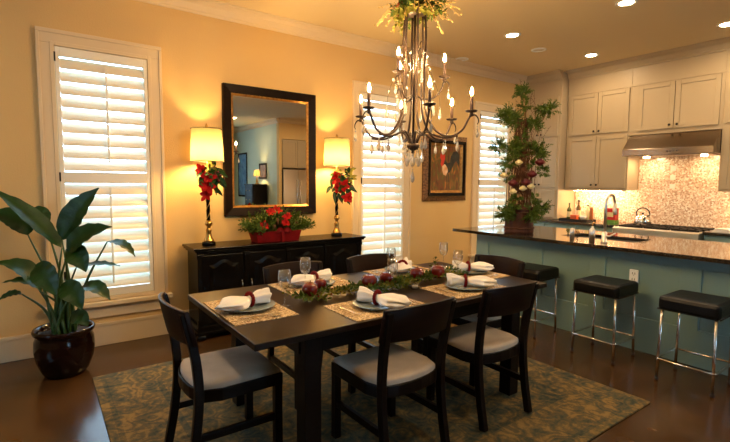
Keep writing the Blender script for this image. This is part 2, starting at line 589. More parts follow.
structure(MB().box(BX - 25, KX + 25, WY + .3, WY + 25, -.35, -.25).build('ground_outdoors', M['lawn']))


def louvers(mb, x0, x1, z0, z1, n):
    """tilted slats, their upper edges outwards"""
    p = (z1 - z0) / n
    for i in range(n):
        zc = z0 + p * (i + .5)
        h, ang = .057, R(57)
        dy, dz = h * math.cos(ang), h * math.sin(ang)
        ny, nz = math.sin(ang) * .0055, -math.cos(ang) * .0055
        prof = []
        for a, b in ((-1, 0), (-.6, 1), (0, 1.35), (.6, 1), (1, 0), (.6, -1), (0, -1.35), (-.6, -1)):
            prof.append((a * dy + b * ny, zc + a * dz + b * nz))
        vs = [(x, y, z) for x in (x0, x1) for y, z in prof]
        fs = [tuple(range(8)), tuple(reversed(range(8, 16)))]
        fs += [(k, 8 + k, 8 + (k + 1) % 8, (k + 1) % 8) for k in range(8)]
        mb.add(vs, fs, False)


for k, c in enumerate(WIN):
    t = structure(thing('window_%d' % (k + 1), None, None, (c, WY, 0)))
    w = MB()
    for s in (-1, 1):
        w.box(min(s * .36, s * .462), max(s * .36, s * .462), -.028, 0, .405, 2.56)
        w.box(min(s * .44, s * .466), max(s * .44, s * .466), -.038, -.001, .405, 2.64)
    w.box(-.462, .462, -.0282, 0, 2.56, 2.65).box(-.466, .466, -.038, 0, 2.64, 2.672)
    w.build('casing', M['trim'], t, .004)
    MB().box(-.50, .50, -.075, .02, .365, .405).build('sill', M['trim'], t, .006)
    MB().box(-.46, .46, -.024, 0, .255, .365).build('apron', M['trim'], t, .004)
    w = MB()
    w.box(-.375, -.345, -.035, .05, WZ0 - .01, WZ1).box(.345, .375, -.035, .05, WZ0 - .01, WZ1)
    w.box(-.345, .345, -.035, .05, WZ1 - .03, WZ1).box(-.345, .345, -.035, .05, WZ0 - .01, WZ0 + .02)
    w.build('shutter_frame', M['trim'], t, .003)
    w = MB()
    for s in (-1, 1):
        w.box(min(s * .312, s * .342), max(s * .312, s * .342), -.03, .012, .445, 2.54)
    w.box(-.312, .312, -.03, .012, 2.47, 2.54).box(-.312, .312, -.03, .012, .445, .515).box(-.312, .312, -.03, .012, 1.435, 1.53)
    w.build('shutter_panel', M['shutter'], t, .003)
    w = MB(); louvers(w, -.311, .311, 1.535, 2.468, 9); w.build('louvers', M['shutter'], t)
    w = MB(); louvers(w, -.311, .311, .518, 1.433, 9); w.build('louvers', M['shutter'], t)
    MB().box(.008, .022, -.052, -.040, 1.62, 2.44).build('tilt_rod', M['shutter'], t)
    MB().box(.008, .022, -.052, -.040, .56, 1.40).build('tilt_rod', M['shutter'], t)
    for z in (.62, 1.45, 2.42):
        MB().box(-.349, -.337, -.041, -.035, z, z + .075).build('hinge', M['knob'], t)
    w = MB().box(-.375, .375, .11, .115, WZ0, WZ1)
    w.build('window_pane', M['pane'], t)
    w = MB().box(-.375, -.33, .09, .14, WZ0, WZ1).box(.33, .375, .09, .14, WZ0, WZ1).box(-.33, .33, .09, .14, WZ0, WZ0 + .05)
    w.box(-.33, .33, .09, .14, WZ1 - .05, WZ1).box(-.33, .33, .09, .14, 1.46, 1.51)
    w.build('sash', M['trim'], t)


def crown(mb, a, b, nrm):
    """crown moulding between two ceiling points, nrm into the room"""
    a, b, n = Vector(a), Vector(b), Vector(nrm)
    prof = [(0, -.125), (.014, -.125), (.018, -.108), (.03, -.098), (.05, -.05), (.085, -.028), (.092, -.014), (.105, -.01), (.105, 0), (0, 0)]
    vs = [p + n * u + Vector((0, 0, v)) for p in (a, b) for u, v in prof]
    k = len(prof)
    mb.add(vs, [tuple(range(k)), tuple(reversed(range(k, 2 * k)))] + [(i, (i + 1) % k, k + (i + 1) % k, k + i) for i in range(k)])


w = MB(); crown(w, (BX, WY, CZ), (KX, WY, CZ), (0, -1, 0)); structure(w.build('trim_1', M['trim']))
w = MB(); crown(w, (GX, FY, CZ), (GX, PY, CZ), (-1, 0, 0)); structure(w.build('trim_2', M['trim']))
w = MB(); crown(w, (GX, PY, CZ), (KX, PY, CZ), (0, 1, 0)); structure(w.build('trim_3', M['trim']))
w = MB().box(BX, 6.2, WY - .018, WY, 0, .185).box(BX, 6.2, WY - .026, WY, .175, .205)
structure(w.build('baseboard_left', M['trim'], None, .004))
w = MB().box(GX - .018, GX, FY, PY, 0, .2).box(BX, GX, FY, FY + .018, 0, .2).box(BX, BX + .018, FY, WY, 0, .2)
structure(w.build('baseboard_rear', M['trim']))
# backsplash
structure(MB().box(KX - .012, KX, .3, 3.89, .92, 1.40).box(KX - .012, KX, 1.95, 2.96, 1.40, 2.0).build('trim_backsplash', M['mosaic']))
for z in (1.415, 1.535, 1.655):
    structure(MB().box(KX - .02, KX - .012, 2.50, 2.565, z, z + .065).build('trim_white_square', M['tile'], None, .003))  # column of three small raised white squares

# ------------------------------------------------------------------ kitchen cabinets


def door(parent, x, y0, y1, z0, z1, m, knob=None, rail=.055, name='door'):
    """a shaker door facing -x with its front at x"""
    w = MB().box(x, x + .02, y0, y0 + rail, z0, z1).box(x, x + .02, y1 - rail, y1, z0, z1)
    w.box(x, x + .02, y0 + rail, y1 - rail, z0, z0 + rail).box(x, x + .02, y0 + rail, y1 - rail, z1 - rail, z1)
    w.box(x + .010, x + .02, y0 + rail, y1 - rail, z0 + rail, z1 - rail)
    d = w.build(name, m, parent, .002)
    if knob:
        k = MB()
        k.tube([(x, knob[0], knob[1]), (x - .012, knob[0], knob[1])], .005, 8)
        k.ball((x - .02, knob[0], knob[1]), .015, 10, 6)
        k.build('knob', M['knob'], d)
    return d


UX = 6.62                # face of the wall cabinets
t = thing('wall_cabinet', 'cream two tier wall cabinet with four doors beside the tall pantry', 'cabinet', group=None)
MB().box(UX, KX - .001, 2.97, 3.885, 1.39, CZ - .02).build('body', M['cream'], t, .003)
door(t, UX - .02, 3.42, 3.845, 1.42, 2.165, M['cream'], (3.455, 1.46))
door(t, UX - .02, 2.99, 3.415, 1.42, 2.165, M['cream'], (3.38, 1.46))
door(t, UX - .02, 3.42, 3.845, 2.20, 2.785, M['cream'], (3.455, 2.235))
door(t, UX - .02, 2.99, 3.415, 2.20, 2.785, M['cream'], (3.38, 2.235))
MB().box(UX - .012, UX, 2.97, 3.885, 1.375, 1.405).build('light_rail', M['cream'], t)
MB().box(UX + .08, UX + .13, 3.08, 3.78, 1.372, 1.389).build('under_cabinet_light', M['strip'], t)
w = MB(); crown(w, (UX, 3.885, CZ - .002), (UX, 2.97, CZ - .002), (-1, 0, 0)); w.box(UX - .008, UX, 2.97, 3.885, 2.795, 2.82)
w.build('crown_moulding', M['cream'], t)

t = thing('hood_cabinet', 'cream two door wall cabinet directly above the steel range hood', 'cabinet')
MB().box(UX, KX - .001, 1.93, 2.97, 2.135, CZ - .02).build('body', M['cream'], t, .003)
door(t, UX - .02, 2.445, 2.87, 2.19, 2.785, M['cream'], (2.482, 2.235))
door(t, UX - .02, 1.965, 2.435, 2.19, 2.785, M['cream'], (2.395, 2.235))
w = MB(); crown(w, (UX, 2.97, CZ - .002), (UX, 1.93, CZ - .002), (-1, 0, 0)); w.box(UX - .008, UX, 1.93, 2.97, 2.795, 2.82)
w.build('crown_moulding', M['cream'], t)

t = thing('wall_cabinet', 'cream wall cabinet at right edge, right of the steel range hood', 'cabinet')
MB().box(UX, KX - .001, .5, 1.93, 1.39, CZ - .02).build('body', M['cream'], t, .003)
for a, b in ((1.47, 1.90), (1.03, 1.46), (.55, 1.02)):
    door(t, UX - .02, a, b, 1.42, 2.165, M['cream'], (a + .03, 1.46))
    door(t, UX - .02, a, b, 2.20, 2.785, M['cream'], (a + .03, 2.235))
MB().box(UX + .08, UX + .13, .7, 1.75, 1.372, 1.389).build('under_cabinet_light', M['strip'], t)
w = MB(); crown(w, (UX, 1.93, CZ - .002), (UX, .5, CZ - .002), (-1, 0, 0)); w.box(UX - .008, UX, .5, 1.93, 2.795, 2.82)
w.build('crown_moulding', M['cream'], t)

PX = 6.47
t = thing('pantry_cabinet', 'tall cream pantry cabinet standing on the counter in the room corner', 'cabinet')
MB().box(PX, KX - .001, 3.90, WY - .03, .925, CZ - .02).build('body', M['cream'], t, .003)
for a, b, kn in ((4.245, 4.49, 4.275), (3.94, 4.238, 4.208)):
    door(t, PX - .02, a, b, 2.20, 2.80, M['cream'], (kn, 2.235))
    door(t, PX - .02, a, b, 1.42, 2.165, M['cream'], (kn, 1.46))
    door(t, PX - .02, a, b, .95, 1.385, M['cream'])
w = MB(); crown(w, (PX, WY - .04, CZ - .002), (PX, 3.90, CZ - .002), (-1, 0, 0)); w.build('crown_moulding', M['cream'], t)

t = thing('base_cabinet', 'teal base cabinet under the counter with bottles, left of the range', 'cabinet')
MB().box(6.33, KX - .02, 2.96, WY - .03, .1, .885).box(6.38, KX - .02, 2.96, WY - .03, 0, .1).build('body', M['teal'], t)
for i in range(3):
    a = 2.98 + .515 * i
    d = door(t, 6.31, a, a + .50, .12, .68, M['teal'], (a + .46, .63))
    d = MB().box(6.31, 6.33, a, a + .50, .70, .87).build('drawer', M['teal'], t, .002)
    MB().ball((6.298, a + .25, .785), .014).build('knob', M['knob'], d)
t = thing('base_cabinet', 'teal base cabinet right of the range, under the white folded cloth', 'cabinet')
MB().box(6.33, KX - .02, .35, 1.945, .1, .885).box(6.38, KX - .02, .35, 1.945, 0, .1).build('body', M['teal'], t)
for i in range(3):
    a = .38 + .52 * i
    door(t, 6.31, a, a + .50, .12, .68, M['teal'], (a + .46, .63))
    d = MB().box(6.31, 6.33, a, a + .50, .70, .87).build('drawer', M['teal'], t, .002)
    MB().ball((6.298, a + .25, .785), .014).build('knob', M['knob'], d)
tag(MB().box(6.28, KX - .014, 2.955, WY - .02, .887, .92).build('countertop', M['granite'], None, .004),
    'dark granite counter left of the range, below the cream cabinets', 'countertop')
tag(MB().box(6.28, KX - .014, .3, 1.95, .887, .92).build('countertop', M['granite'], None, .004),
    'dark granite counter at right edge, right of the range', 'countertop')

# range
t = thing('range', 'stainless steel gas range with dark grates and a row of knobs', 'stove', (6.25, 2.4525, 0))
MB().box(0, .69, -.49, .49, .12, .905).build('body', M['fridge'], t, .004)
MB().box(-.025, 0, -.48, .48, .15, .70).build('oven_door', M['fridge'], t, .006)
w = MB().tube([(-.065, -.42, .66), (-.065, .42, .66)], .014, 10).tube([(-.065, -.38, .66), (-.02, -.38, .66)], .009, 8).tube([(-.065, .38, .66), (-.02, .38, .66)], .009, 8)
w.build('handle', M['chrome'], t)
MB().box(-.04, 0, -.49, .49, .735, .90).build('control_panel', M['fridge'], t, .006)
for i, y in enumerate((-.40, -.33, -.26, -.19, -.12, .14, .21, .28, .36)):
    MB().tube([(-.04, y, .80), (-.055, y, .80), (-.075, y, .80)], [.024, .022, .018], 12).build('knob', M['iron'], t)
for i in range(3):
    y0 = -.455 + i * .31
    w = MB()
    for q in range(4):
        w.box(.06, .62, y0 + .02 + q * .083, y0 + .035 + q * .083, .905, .93)
        w.box(.07 + q * .175, .085 + q * .175, y0, y0 + .29, .905, .93)
    w.build('grate', M['iron'], t)
for y in (-.35, .35):
    MB().box(.1, .2, y - .05, y + .05, 0, .12).build('foot', M['iron'], t)

# hood
t = thing('range_hood', 'stainless steel range hood under the cream cabinets', 'range hood')
y0, y1 = 1.933, 2.955
w = MB()
prof = [(KX - .015, 1.845), (6.40, 1.845), (6.40, 1.93), (6.60, 2.128), (KX - .015, 2.128)]
k = len(prof)
vs = [(x, y, z) for y in (y0, y1) for x, z in prof]
w.add(vs, [tuple(range(k)), tuple(reversed(range(k, 2 * k)))] + [(i, k + i, k + (i + 1) % k, (i + 1) % k) for i in range(k)])
w.build('canopy', M['steel'], t, .004)
MB().box(6.46, 6.9, y0 + .05, y1 - .05, 1.837, 1.846).build('filter', M['steel'], t)
for y in (2.12, 2.78):
    MB().lathe([(.035, 0), (.035, .006)], (6.72, y, 1.829), 14).build('lamp_lens', M['hoodl'], t)
w = MB()
for i in range(4):
    w.box(6.392, 6.40, 2.30 + i * .035, 2.318 + i * .035, 1.88, 1.892)
w.build('button', M['iron'], t)

# ------------------------------------------------------------------ island
IX = 4.235
t = thing('kitchen_island', 'long teal panelled kitchen island behind the three bar stools', 'kitchen island')
MB().box(IX + .02, 5.2, -.5, 3.56, .09, .885).box(IX + .05, 5.15, -.45, 3.52, 0, .09).build('body', M['teal'], t)
edges = [3.56, 3.40, 2.96, 2.70, 2.20, 2.05, 1.45, 1.30, .70, .56, -.02, -.2, -.4]
w = MB()
w.box(IX, IX + .022, -.5, 3.56, .79, .885).box(IX, IX + .022, -.5, 3.56, 0.0, .30)
for i in range(0, len(edges) - 1, 2):
    w.box(IX, IX + .022, edges[i + 1], edges[i], .29, .80)
w.build('front_panelling', M['teal'], t, .004)
w = MB().box(IX + .02, 5.2, 3.56, 3.575, .09, .885).box(IX + .02, IX + .14, 3.575, 3.59, .09, .885).box(5.08, 5.2, 3.575, 3.59, .09, .885)
w.build('end_panel', M['teal'], t)
# worktop with a sink cut-out
SX0, SX1, SY0, SY1 = 4.50, 4.92, 1.93, 2.66
w = MB().box(4.05, SX0, -.55, 3.79, .887, .92).box(SX1, 5.28, -.55, 3.79, .887, .92)
w.box(SX0, SX1, -.55, SY0, .887, .92).box(SX0, SX1, SY1, 3.79, .887, .92)
tag(w.build('countertop', M['granite']), 'polished dark granite top of the teal island', 'countertop')
w = MB().box(SX0 - .01, SX1 + .01, SY0 - .01, SY1 + .01, .885, .8865)
t = thing('sink', 'dark undermount sink set in the island top', 'sink')
w = MB().box(SX0, SX1, SY0, SY1, .886, .887)
w = MB()
w.box(SX0 - .012, SX0, SY0 - .012, SY1 + .012, .8855, .919).box(SX1, SX1 + .012, SY0 - .012, SY1 + .012, .8855, .919)
w = MB().box(SX0 + .001, SX1 - .001, SY0 + .001, SY1 - .001, .886, .889)
w.box(SX0 + .001, SX0 + .012, SY0 + .001, SY1 - .001, .889, .912).box(SX1 - .012, SX1 - .001, SY0 + .001, SY1 - .001, .889, .912)
w.box(SX0 + .012, SX1 - .012, SY0 + .001, SY0 + .012, .889, .912).box(SX0 + .012, SX1 - .012, SY1 - .012, SY1 - .001, .889, .912)
w.build('basin', M['iron'], t)
MB().lathe([(.04, 0), (.04, .003)], (4.71, 2.3, .889), 16).build('drain', M['steel'], t)

t = thing('faucet', 'tall brushed steel gooseneck faucet on the island', 'faucet', (4.27, 2.09, .92))
MB().lathe([(.032, 0), (.032, .012), (.024, .02), (.023, .09), (.019, .10)], (0, 0, 0), 16).build('base', M['nickel'], t)
MB().tube([(0, 0, .09), (0, 0, .33)] + arc((.085, 0, .36), .085, PI, 0.12, 12), .013, 12).build('spout', M['nickel'], t)
MB().tube([(.17, 0, .365), (.176, 0, .27), (.178, 0, .255)], [.016, .020, .017], 12).build('spray_head', M['nickel'], t)
MB().tube([(0, -.02, .06), (0, -.05, .065), (0, -.10, .10)], [.009, .008, .006], 8).build('lever', M['nickel'], t)
t = thing('soap_dispenser', 'stout steel dispenser pump beside the tall faucet on the island', 'soap dispenser', (4.27, 2.205, .92))
MB().lathe([(.026, 0), (.026, .11), (.020, .12), (.010, .13), (.010, .145)], (0, 0, 0), 16).build('body', M['nickel'], t)
MB().tube([(0, 0, .14), (.0, .0, .165), (.03, .005, .18), (.055, .005, .17)], .006, 8).build('spout', M['gold'], t)
t = thing('air_switch', 'short steel cylinder on the island, furthest left of the sink fittings', 'sink fitting', (4.30, 2.42, .92))
MB().lathe([(.022, 0), (.022, .085), (.019, .092), (.019, .105), (.003, .11)], (0, 0, 0), 16).build('body', M['nickel'], t)

t = thing('outlet', 'white power outlet on the teal island front', 'outlet', (IX + .022, 1.80, .655))
t.location.x = IX
# the outlet sits on the stile between two recessed panels
MB().box(-.004, .012, -.036, .036, -.058, .058).build('cover_plate', M['white'], t, .002)
w = MB()
for z in (-.026, .026):
    w.box(-.0055, -.004, -.012, -.008, z - .009, z + .009).box(-.0055, -.004, .008, .012, z - .009, z + .009).box(-.0055, -.004, -.003, .003, z - .018, z - .013)
w.build('slots', M['iron'], t)

# things on the back counter
t = thing('kettle', 'shiny steel kettle with arched handle on the range', 'kettle', (6.60, 2.735, .931))
MB().lathe([(.0, 0), (.085, 0), (.10, .02), (.10, .06), (.085, .10), (.05, .13), (.03, .14), (0, .142)], (0, 0, 0), 24).build('body', M['chrome'], t)
MB().ball((0, 0, .15), .014).build('lid_knob', M['iron'], t)
MB().tube([(0, -.085, .10)] + arc((0, 0, .14), .085, R(-10), R(190), 14, 'yz') + [(0, .085, .10)], .008, 8).build('handle', M['iron'], t)
MB().tube([(-.07, -.05, .07), (-.11, -.08, .11), (-.125, -.09, .125)], [.018, .013, .010], 10).build('spout', M['chrome'], t)

t = thing('tray', 'black tray under the bottles in the counter corner', 'tray', (6.58, 3.64, .92))
MB().box(-.13, .13, -.22, .22, 0, .012).box(-.13, -.118, -.22, .22, .012, .03).box(.118, .13, -.22, .22, .012, .03).box(-.118, .118, -.22, -.208, .012, .03).box(-.118, .118, .208, .22, .012, .03).build('tray_body', M['iron'], t)


def bottle(label, x, y, h, r, m, capm, shoulder=.62):
    t = thing('bottle', label, 'bottle', (x, y, .932), 0, 'bottles on the corner tray')
    MB().lathe([(r * .9, 0), (r, .006), (r, h * shoulder), (r * .35, h * (shoulder + .14)), (r * .32, h * .9), (r * .36, h * .93)], (0, 0, 0), 14).build('body', m, t)
    MB().lathe([(r * .4, h * .92), (r * .4, h)], (0, 0, 0), 12).build('cap', capm, t)
    MB().shell([(r * 1.02, h * .15), (r * 1.02, h * .48)], (0, 0, 0), 14).build('paper_label', M['creamf'], t)


bottle('olive bottle with black cap, leftmost on the corner tray', 6.60, 3.78, .25, .033, M['olive'], M['iron'])
bottle('tallest bottle on the corner tray, amber with a black cap', 6.64, 3.655, .30, .034, M['bottle'], M['iron'])
bottle('pale bottle on the tray with a black cap', 6.62, 3.50, .23, .035, M['creamf'], M['iron'])
t = thing('pepper_mill', 'orange brown wooden mill at the right end of the corner tray', 'pepper mill', (6.62, 3.445, .932))
MB().lathe([(.026, 0), (.028, .03), (.02, .08), (.026, .13), (.022, .16), (.027, .18), (.02, .20), (.004, .205)], (0, 0, 0), 14).build('body', mat('orange_wood', (.42, .13, .03), .35), t)
tag(MB().box(6.49, 6.56, 3.60, 3.70, .932, 1.01).build('packet', M['orange'], None, .006), 'small orange packet at the front of the corner tray', 'packet')
t = thing('bowl', 'small white bowl at the front of the corner tray', 'bowl', (6.53, 3.52, .9325))
MB().lathe([(.0, 0), (.025, 0), (.045, .04), (.048, .07), (.044, .07), (.038, .04), (.0, .01)], (0, 0, 0), 18).build('body', M['tile'], t)
t = thing('tin', 'red tin with green edges behind the tall faucet', 'tin', (6.70, 3.19, .92))
MB().box(-.05, .05, -.075, .075, 0, .21).build('body', M['tin'], t, .008)
MB().box(-.054, .054, -.079, .079, .0, .04).build('lower_band', M['greenp'], t)
MB().box(-.056, -.05, -.045, .045, .085, .15).build('paper_label', M['creamf'], t)
w = MB()
for k in range(4):
    w.box(6.40, 6.60, 1.70 + k * .012, 1.90 - k * .01, .92 + k * .011, .929 + k * .011)
tag(w.build('folded_cloth', M['tile'], None, .004), 'white folded cloth on the counter right of the range', 'cloth')

# ------------------------------------------------------------------ bar stools


def make_stool():
    t = thing('bar_stool', 'black square bar stool with chrome legs, nearest the right edge', 'bar stool', (0, 0, 0), 0, 'bar stools along the island')
    w = MB()
    w.box(-.192, .192, -.192, .192, .535, .645)
    o = w.build('seat', M['leather'], t, .028)
    pi = MB()
    pi.tube([(-.185, -.192, .545), (.185, -.192, .545), (.192, -.185, .545), (.192, .185, .545), (.185, .192, .545), (-.185, .192, .545), (-.192, .185, .545), (-.192, -.185, .545)], .004, 6)
    pi.build('piping', M['leather'], o)
    for sx in (-1, 1):
        for sy in (-1, 1):
            lg = MB().tube([(sx * .165, sy * .165, .55), (sx * .17, sy * .17, .30), (sx * .175, sy * .175, .015)], .0105, 10).build('leg', M['chrome'], t)
            MB().lathe([(.014, 0), (.014, .022)], (sx * .175, sy * .175, 0), 10).build('foot_cap', M['rubber'], lg)
    w = MB()
    q = .185
    w.tube([(-q, -q + .02, .165), (-q, q - .02, .165), (-q + .02, q, .165), (q - .02, q, .165), (q, q - .02, .165), (q, -q + .02, .165), (q - .02, -q, .165), (-q + .02, -q, .165), (-q, -q + .02, .165)], .0085, 8)
    w.build('footrest', M['chrome'], t)
    return t


st = make_stool()
st.location = (3.885, 1.205, 0)
s2 = copy_tree(st, 'black square bar stool with chrome legs, standing below the white outlet'); s2.location = (3.915, 1.885, 0)
s3 = copy_tree(st, 'black square bar stool half hidden behind the dining table end'); s3.location = (3.955, 2.63, 0)

# ------------------------------------------------------------------ rug, dining table
o = MB().box(-1.5, 1.5, -1.275, 1.275, 0, .012).build('rug', M['rug'], None, .004)
o.location = (1.77, 2.515, 0)
tag(o, 'large faded tan and grey green rug under the dining table', 'rug')
RZ = .012
TX0, TX1, TY0, TY1, TZ = .725, 2.90, 1.80, 2.87, .76
t = thing('dining_table', 'long dark espresso dining table set for six', 'dining table', (1.8125, 2.335, RZ))
hx, hy = (TX1 - TX0) / 2, (TY1 - TY0) / 2
z = TZ - RZ
MB().box(-hx, hx, -hy, hy, z - .032, z).build('tabletop', M['table'], t, .004)
MB().box(-.80, .80, -hy + .05, -hy + .075, z - .12, z - .032).box(-.80, .80, hy - .075, hy - .05, z - .12, z - .032).box(-.84, -.815, -.46, .46, z - .12, z - .032).box(.815, .84, -.46, .46, z - .12, z - .032).build('apron', M['esp'], t)
for sx in (-1, 1):
    for sy in (-1, 1):
        MB().box(sx * .785 - .045, sx * .785 + .045, sy * .46 - .045, sy * .46 + .045, 0, z - .032).build('leg', M['esp'], t, .004)


def make_chair():
    t = thing('dining_chair', 'x', 'dining chair', (0, 0, RZ), 0, 'dark dining chairs around the table')
    poly = [(-.225, .225), (.225, .225), (.232, -.10)] + [(.215 * math.cos(a), -.165 + .07 * math.sin(a)) for a in [R(-20 - 20 * i) for i in range(8)]] + [(-.232, -.10)]
    poly = list(reversed(poly))
    MB().prism(poly, .375, .437).build('seat_frame', M['esp'], t, .004)
    pad = [(x * .95, (y - .02) * .955 + .02) for x, y in poly]
    w = MB()
    n = len(pad)
    c = (sum(p[0] for p in pad) / n, sum(p[1] for p in pad) / n)
    rings = [(1, .437), (1, .455), (.96, .466), (.8, .474), (.4, .480)]
    vs = [(c[0] + (x - c[0]) * k, c[1] + (y - c[1]) * k, zz) for k, zz in rings for x, y in pad]
    fs = [(i * n + a, i * n + (a + 1) % n, (i + 1) * n + (a + 1) % n, (i + 1) * n + a) for i in range(len(rings) - 1) for a in range(n)]
    fs.append(tuple((len(rings) - 1) * n + a for a in range(n)))
    w.add(vs, fs, True)
    w.build('seat', M['suede'], t)
    for s in (-1, 1):
        MB().box(s * .205 - .02, s * .205 + .02, .18, .222, 0, .40).build('leg', M['esp'], t, .003)
        ctrl = [(s * .205, -.262, .005), (s * .205, -.225, .2), (s * .205, -.205, .42), (s * .208, -.218, .6), (s * .213, -.25, .76), (s * .216, -.268, .835)]
        MB().sweep(smooth_path(ctrl, 3), .034, .042).build('rear_leg', M['esp'], t, .003)
        MB().box(s * .205 - .012, s * .205 + .012, -.215, .19, .185, .222).build('stretcher', M['esp'], t, .002)
    w = MB()
    nx, rows = 14, [(.675, 0), (.76, 0), (.845, 0)]
    def pt(u, zz, f):
        x = -.238 + .476 * u
        lean = -.195 - (zz - .6) * .23
        return (x, lean - .050 * (1 - (x / .238) ** 2) + f, zz + .010 * (1 - (x / .238) ** 2) * (zz > .8))
    vs, fs = [], []
    for f in (.0, -.022):
        for zz, _ in rows:
            for i in range(nx + 1):
                vs.append(pt(i / nx, zz, f))
    k = nx + 1
    for r_ in range(2):
        for i in range(nx):
            a = r_ * k + i
            fs.append((a, a + k, a + k + 1, a + 1))
            b = a + 3 * k
            fs.append((b, b + 1, b + k + 1, b + k))
    for i in range(nx):
        fs.append((i, i + 1, 3 * k + i + 1, 3 * k + i))
        fs.append((2 * k + i, 5 * k + i, 5 * k + i + 1, 2 * k + i + 1))
    for r_ in range(2):
        a = r_ * k
        fs.append((a, a + 3 * k, a + 4 * k, a + k))
        a += nx
        fs.append((a, a + k, a + 4 * k, a + 3 * k))
    w.add(vs, fs, True)
    w.build('top_rail', M['rail'], t, .003)
    return t


ch = make_chair()
spots = [
    (.79, 2.36, -PI / 2, 'dark dining chair at the table end nearest the potted plant'),
    (1.53, 1.895, R(1), 'dark dining chair on the near long side, beside the left table leg'),
    (2.27, 1.895, R(-2), 'dark dining chair on the near long side, closer to the bar stools'),
    (2.755, 2.31, PI / 2, 'dark dining chair at the table end facing away from the island'),
    (2.205, 2.70, PI, 'dark dining chair on the far side, before the middle shuttered window'),
    (1.50, 2.70, PI, 'dark dining chair on the far side, in front of the black buffet'),
]
for i, (x, y, rz, lb) in enumerate(spots):
    o = ch if i == 0 else copy_tree(ch)
    o['label'] = lb
    o.location = (x, y, RZ)
    o.rotation_euler.z = rz

# ------------------------------------------------------------------ table settings
PLW = .003


def make_mat():
    o = MB().box(-.26, .26, -.172, .172, 0, .004).build('placemat', M['straw'])
    return tag(o, 'x', 'placemat', 'woven straw placemats on the dining table')


def make_plate():
    t = thing('plate', 'x', 'plate', (0, 0, 0), 0, 'blue grey plates on the placemats')
    MB().lathe([(0, 0), (.075, 0), (.10, .006), (.142, .018), (.145, .020), (.142, .022), (.098, .010), (0, .006)], (0, 0, 0), 32).build('plate_body', M['plate'], t)
    return t


def make_napkin():
    """linen gathered in a ring: a wide pleated fan on one side and a short tuft on the other"""
    n_u, n_v = 26, 40
    w = MB()
    vs, fs = [], []
    for i in range(n_u + 1):
        u = i / n_u
        x = -.175 + .29 * u
        if u < .62:
            k = 1 - u / .62
            hw = .018 + .085 * math.sin(min(1, k * 1.2) * PI / 2) * (1 - .75 * max(0, k - .72) / .28)
            hh = .022 + .016 * math.sin(k * PI) - .014 * k
        else:
            k = (u - .62) / .38
            hw = .018 + .042 * k
            hh = .022 + .020 * math.sin(k * PI * .6)
        for j in range(n_v):
            a = 2 * PI * j / n_v
            am = min(.30, abs(u - .62) * 1.1)
            pl = 1 + am * math.cos(7 * a + .6) * (.4 + .6 * max(0, math.sin(a)))
            sk = .03 * math.sin(a * 2 + 1) * (k if u < .62 else -.5 * k)
            vs.append((x + sk, hw * math.cos(a) * (1 + .4 * (pl - 1)), max(.002, .024 + hh * math.sin(a) * pl)))
    for i in range(n_u):
        for j in range(n_v):
            j2 = (j + 1) % n_v
            fs.append((i * n_v + j, i * n_v + j2, (i + 1) * n_v + j2, (i + 1) * n_v + j))
    fs.append(tuple(reversed(range(n_v))))
    fs.append(tuple(n_u * n_v + j for j in range(n_v)))
    w.add(vs, fs, True)
    o = w.build('napkin', M['napkin'])
    return tag(o, 'x', 'napkin', 'white linen napkins on the plates')


def make_ring():
    w = MB()
    for a in range(16):
        g = 2 * PI * a / 16
        w.ball((.006, .034 * math.cos(g), .030 + .034 * math.sin(g)), .011, 8, 5)
    o = w.build('napkin_ring', M['red'])
    return tag(o, 'x', 'napkin ring', 'red bead napkin rings')


def make_fork():
    w = MB()
    w.sweep([(0, -.095, .006), (0, -.03, .004), (0, .03, .006), (0, .05, .004)], .011, .0025)
    w.box(-.011, .011, .045, .06, .003, .0055)
    for k in range(4):
        w.box(-.011 + k * .0063, -.008 + k * .0063, .06, .10, .003, .0055)
    return tag(w.build('fork', M['flat']), 'x', 'fork', 'forks beside the plates')


def make_knife():
    w = MB().sweep([(0, -.11, .004), (0, -.01, .004)], .013, .006)
    w.prism([(-.008, -.01), (.009, -.01), (.010, .09), (.002, .115), (-.006, .10)], .002, .0045)
    return tag(w.build('knife', M['flat']), 'x', 'knife', 'knives beside the plates')


def make_spoon():
    w = MB().sweep([(0, -.10, .006), (0, -.02, .004), (0, .045, .006)], .009, .0025)
    w.lathe([(0, 0), (.012, .001), (.019, .006), (.0175, .0065), (.010, .003), (0, .002)], (0, .07, .001), 16, 1, 1.6)
    return tag(w.build('spoon', M['flat']), 'x', 'spoon', 'spoons beside the plates')


def make_glass():
    t = thing('wine_glass', 'x', 'wine glass', (0, 0, 0), 0, 'stemmed wine glasses on the table')
    MB().lathe([(0, 0), (.034, 0), (.034, .002), (.010, .006), (.0045, .012), (.0042, .09), (.008, .10)], (0, 0, 0), 24).build('stem', M['glass'], t)
    MB().lathe([(.008, .098), (.026, .112), (.036, .138), (.037, .165), (.031, .205), (.0297, .205), (.0355, .165), (.0345, .139), (.024, .115), (0, .104)], (0, 0, 0), 24).build('bowl', M['glass'], t)
    return t


pm, pl, nk, rg, fk, kn, sp, gl = make_mat(), make_plate(), make_napkin(), make_ring(), make_fork(), make_knife(), make_spoon(), make_glass()
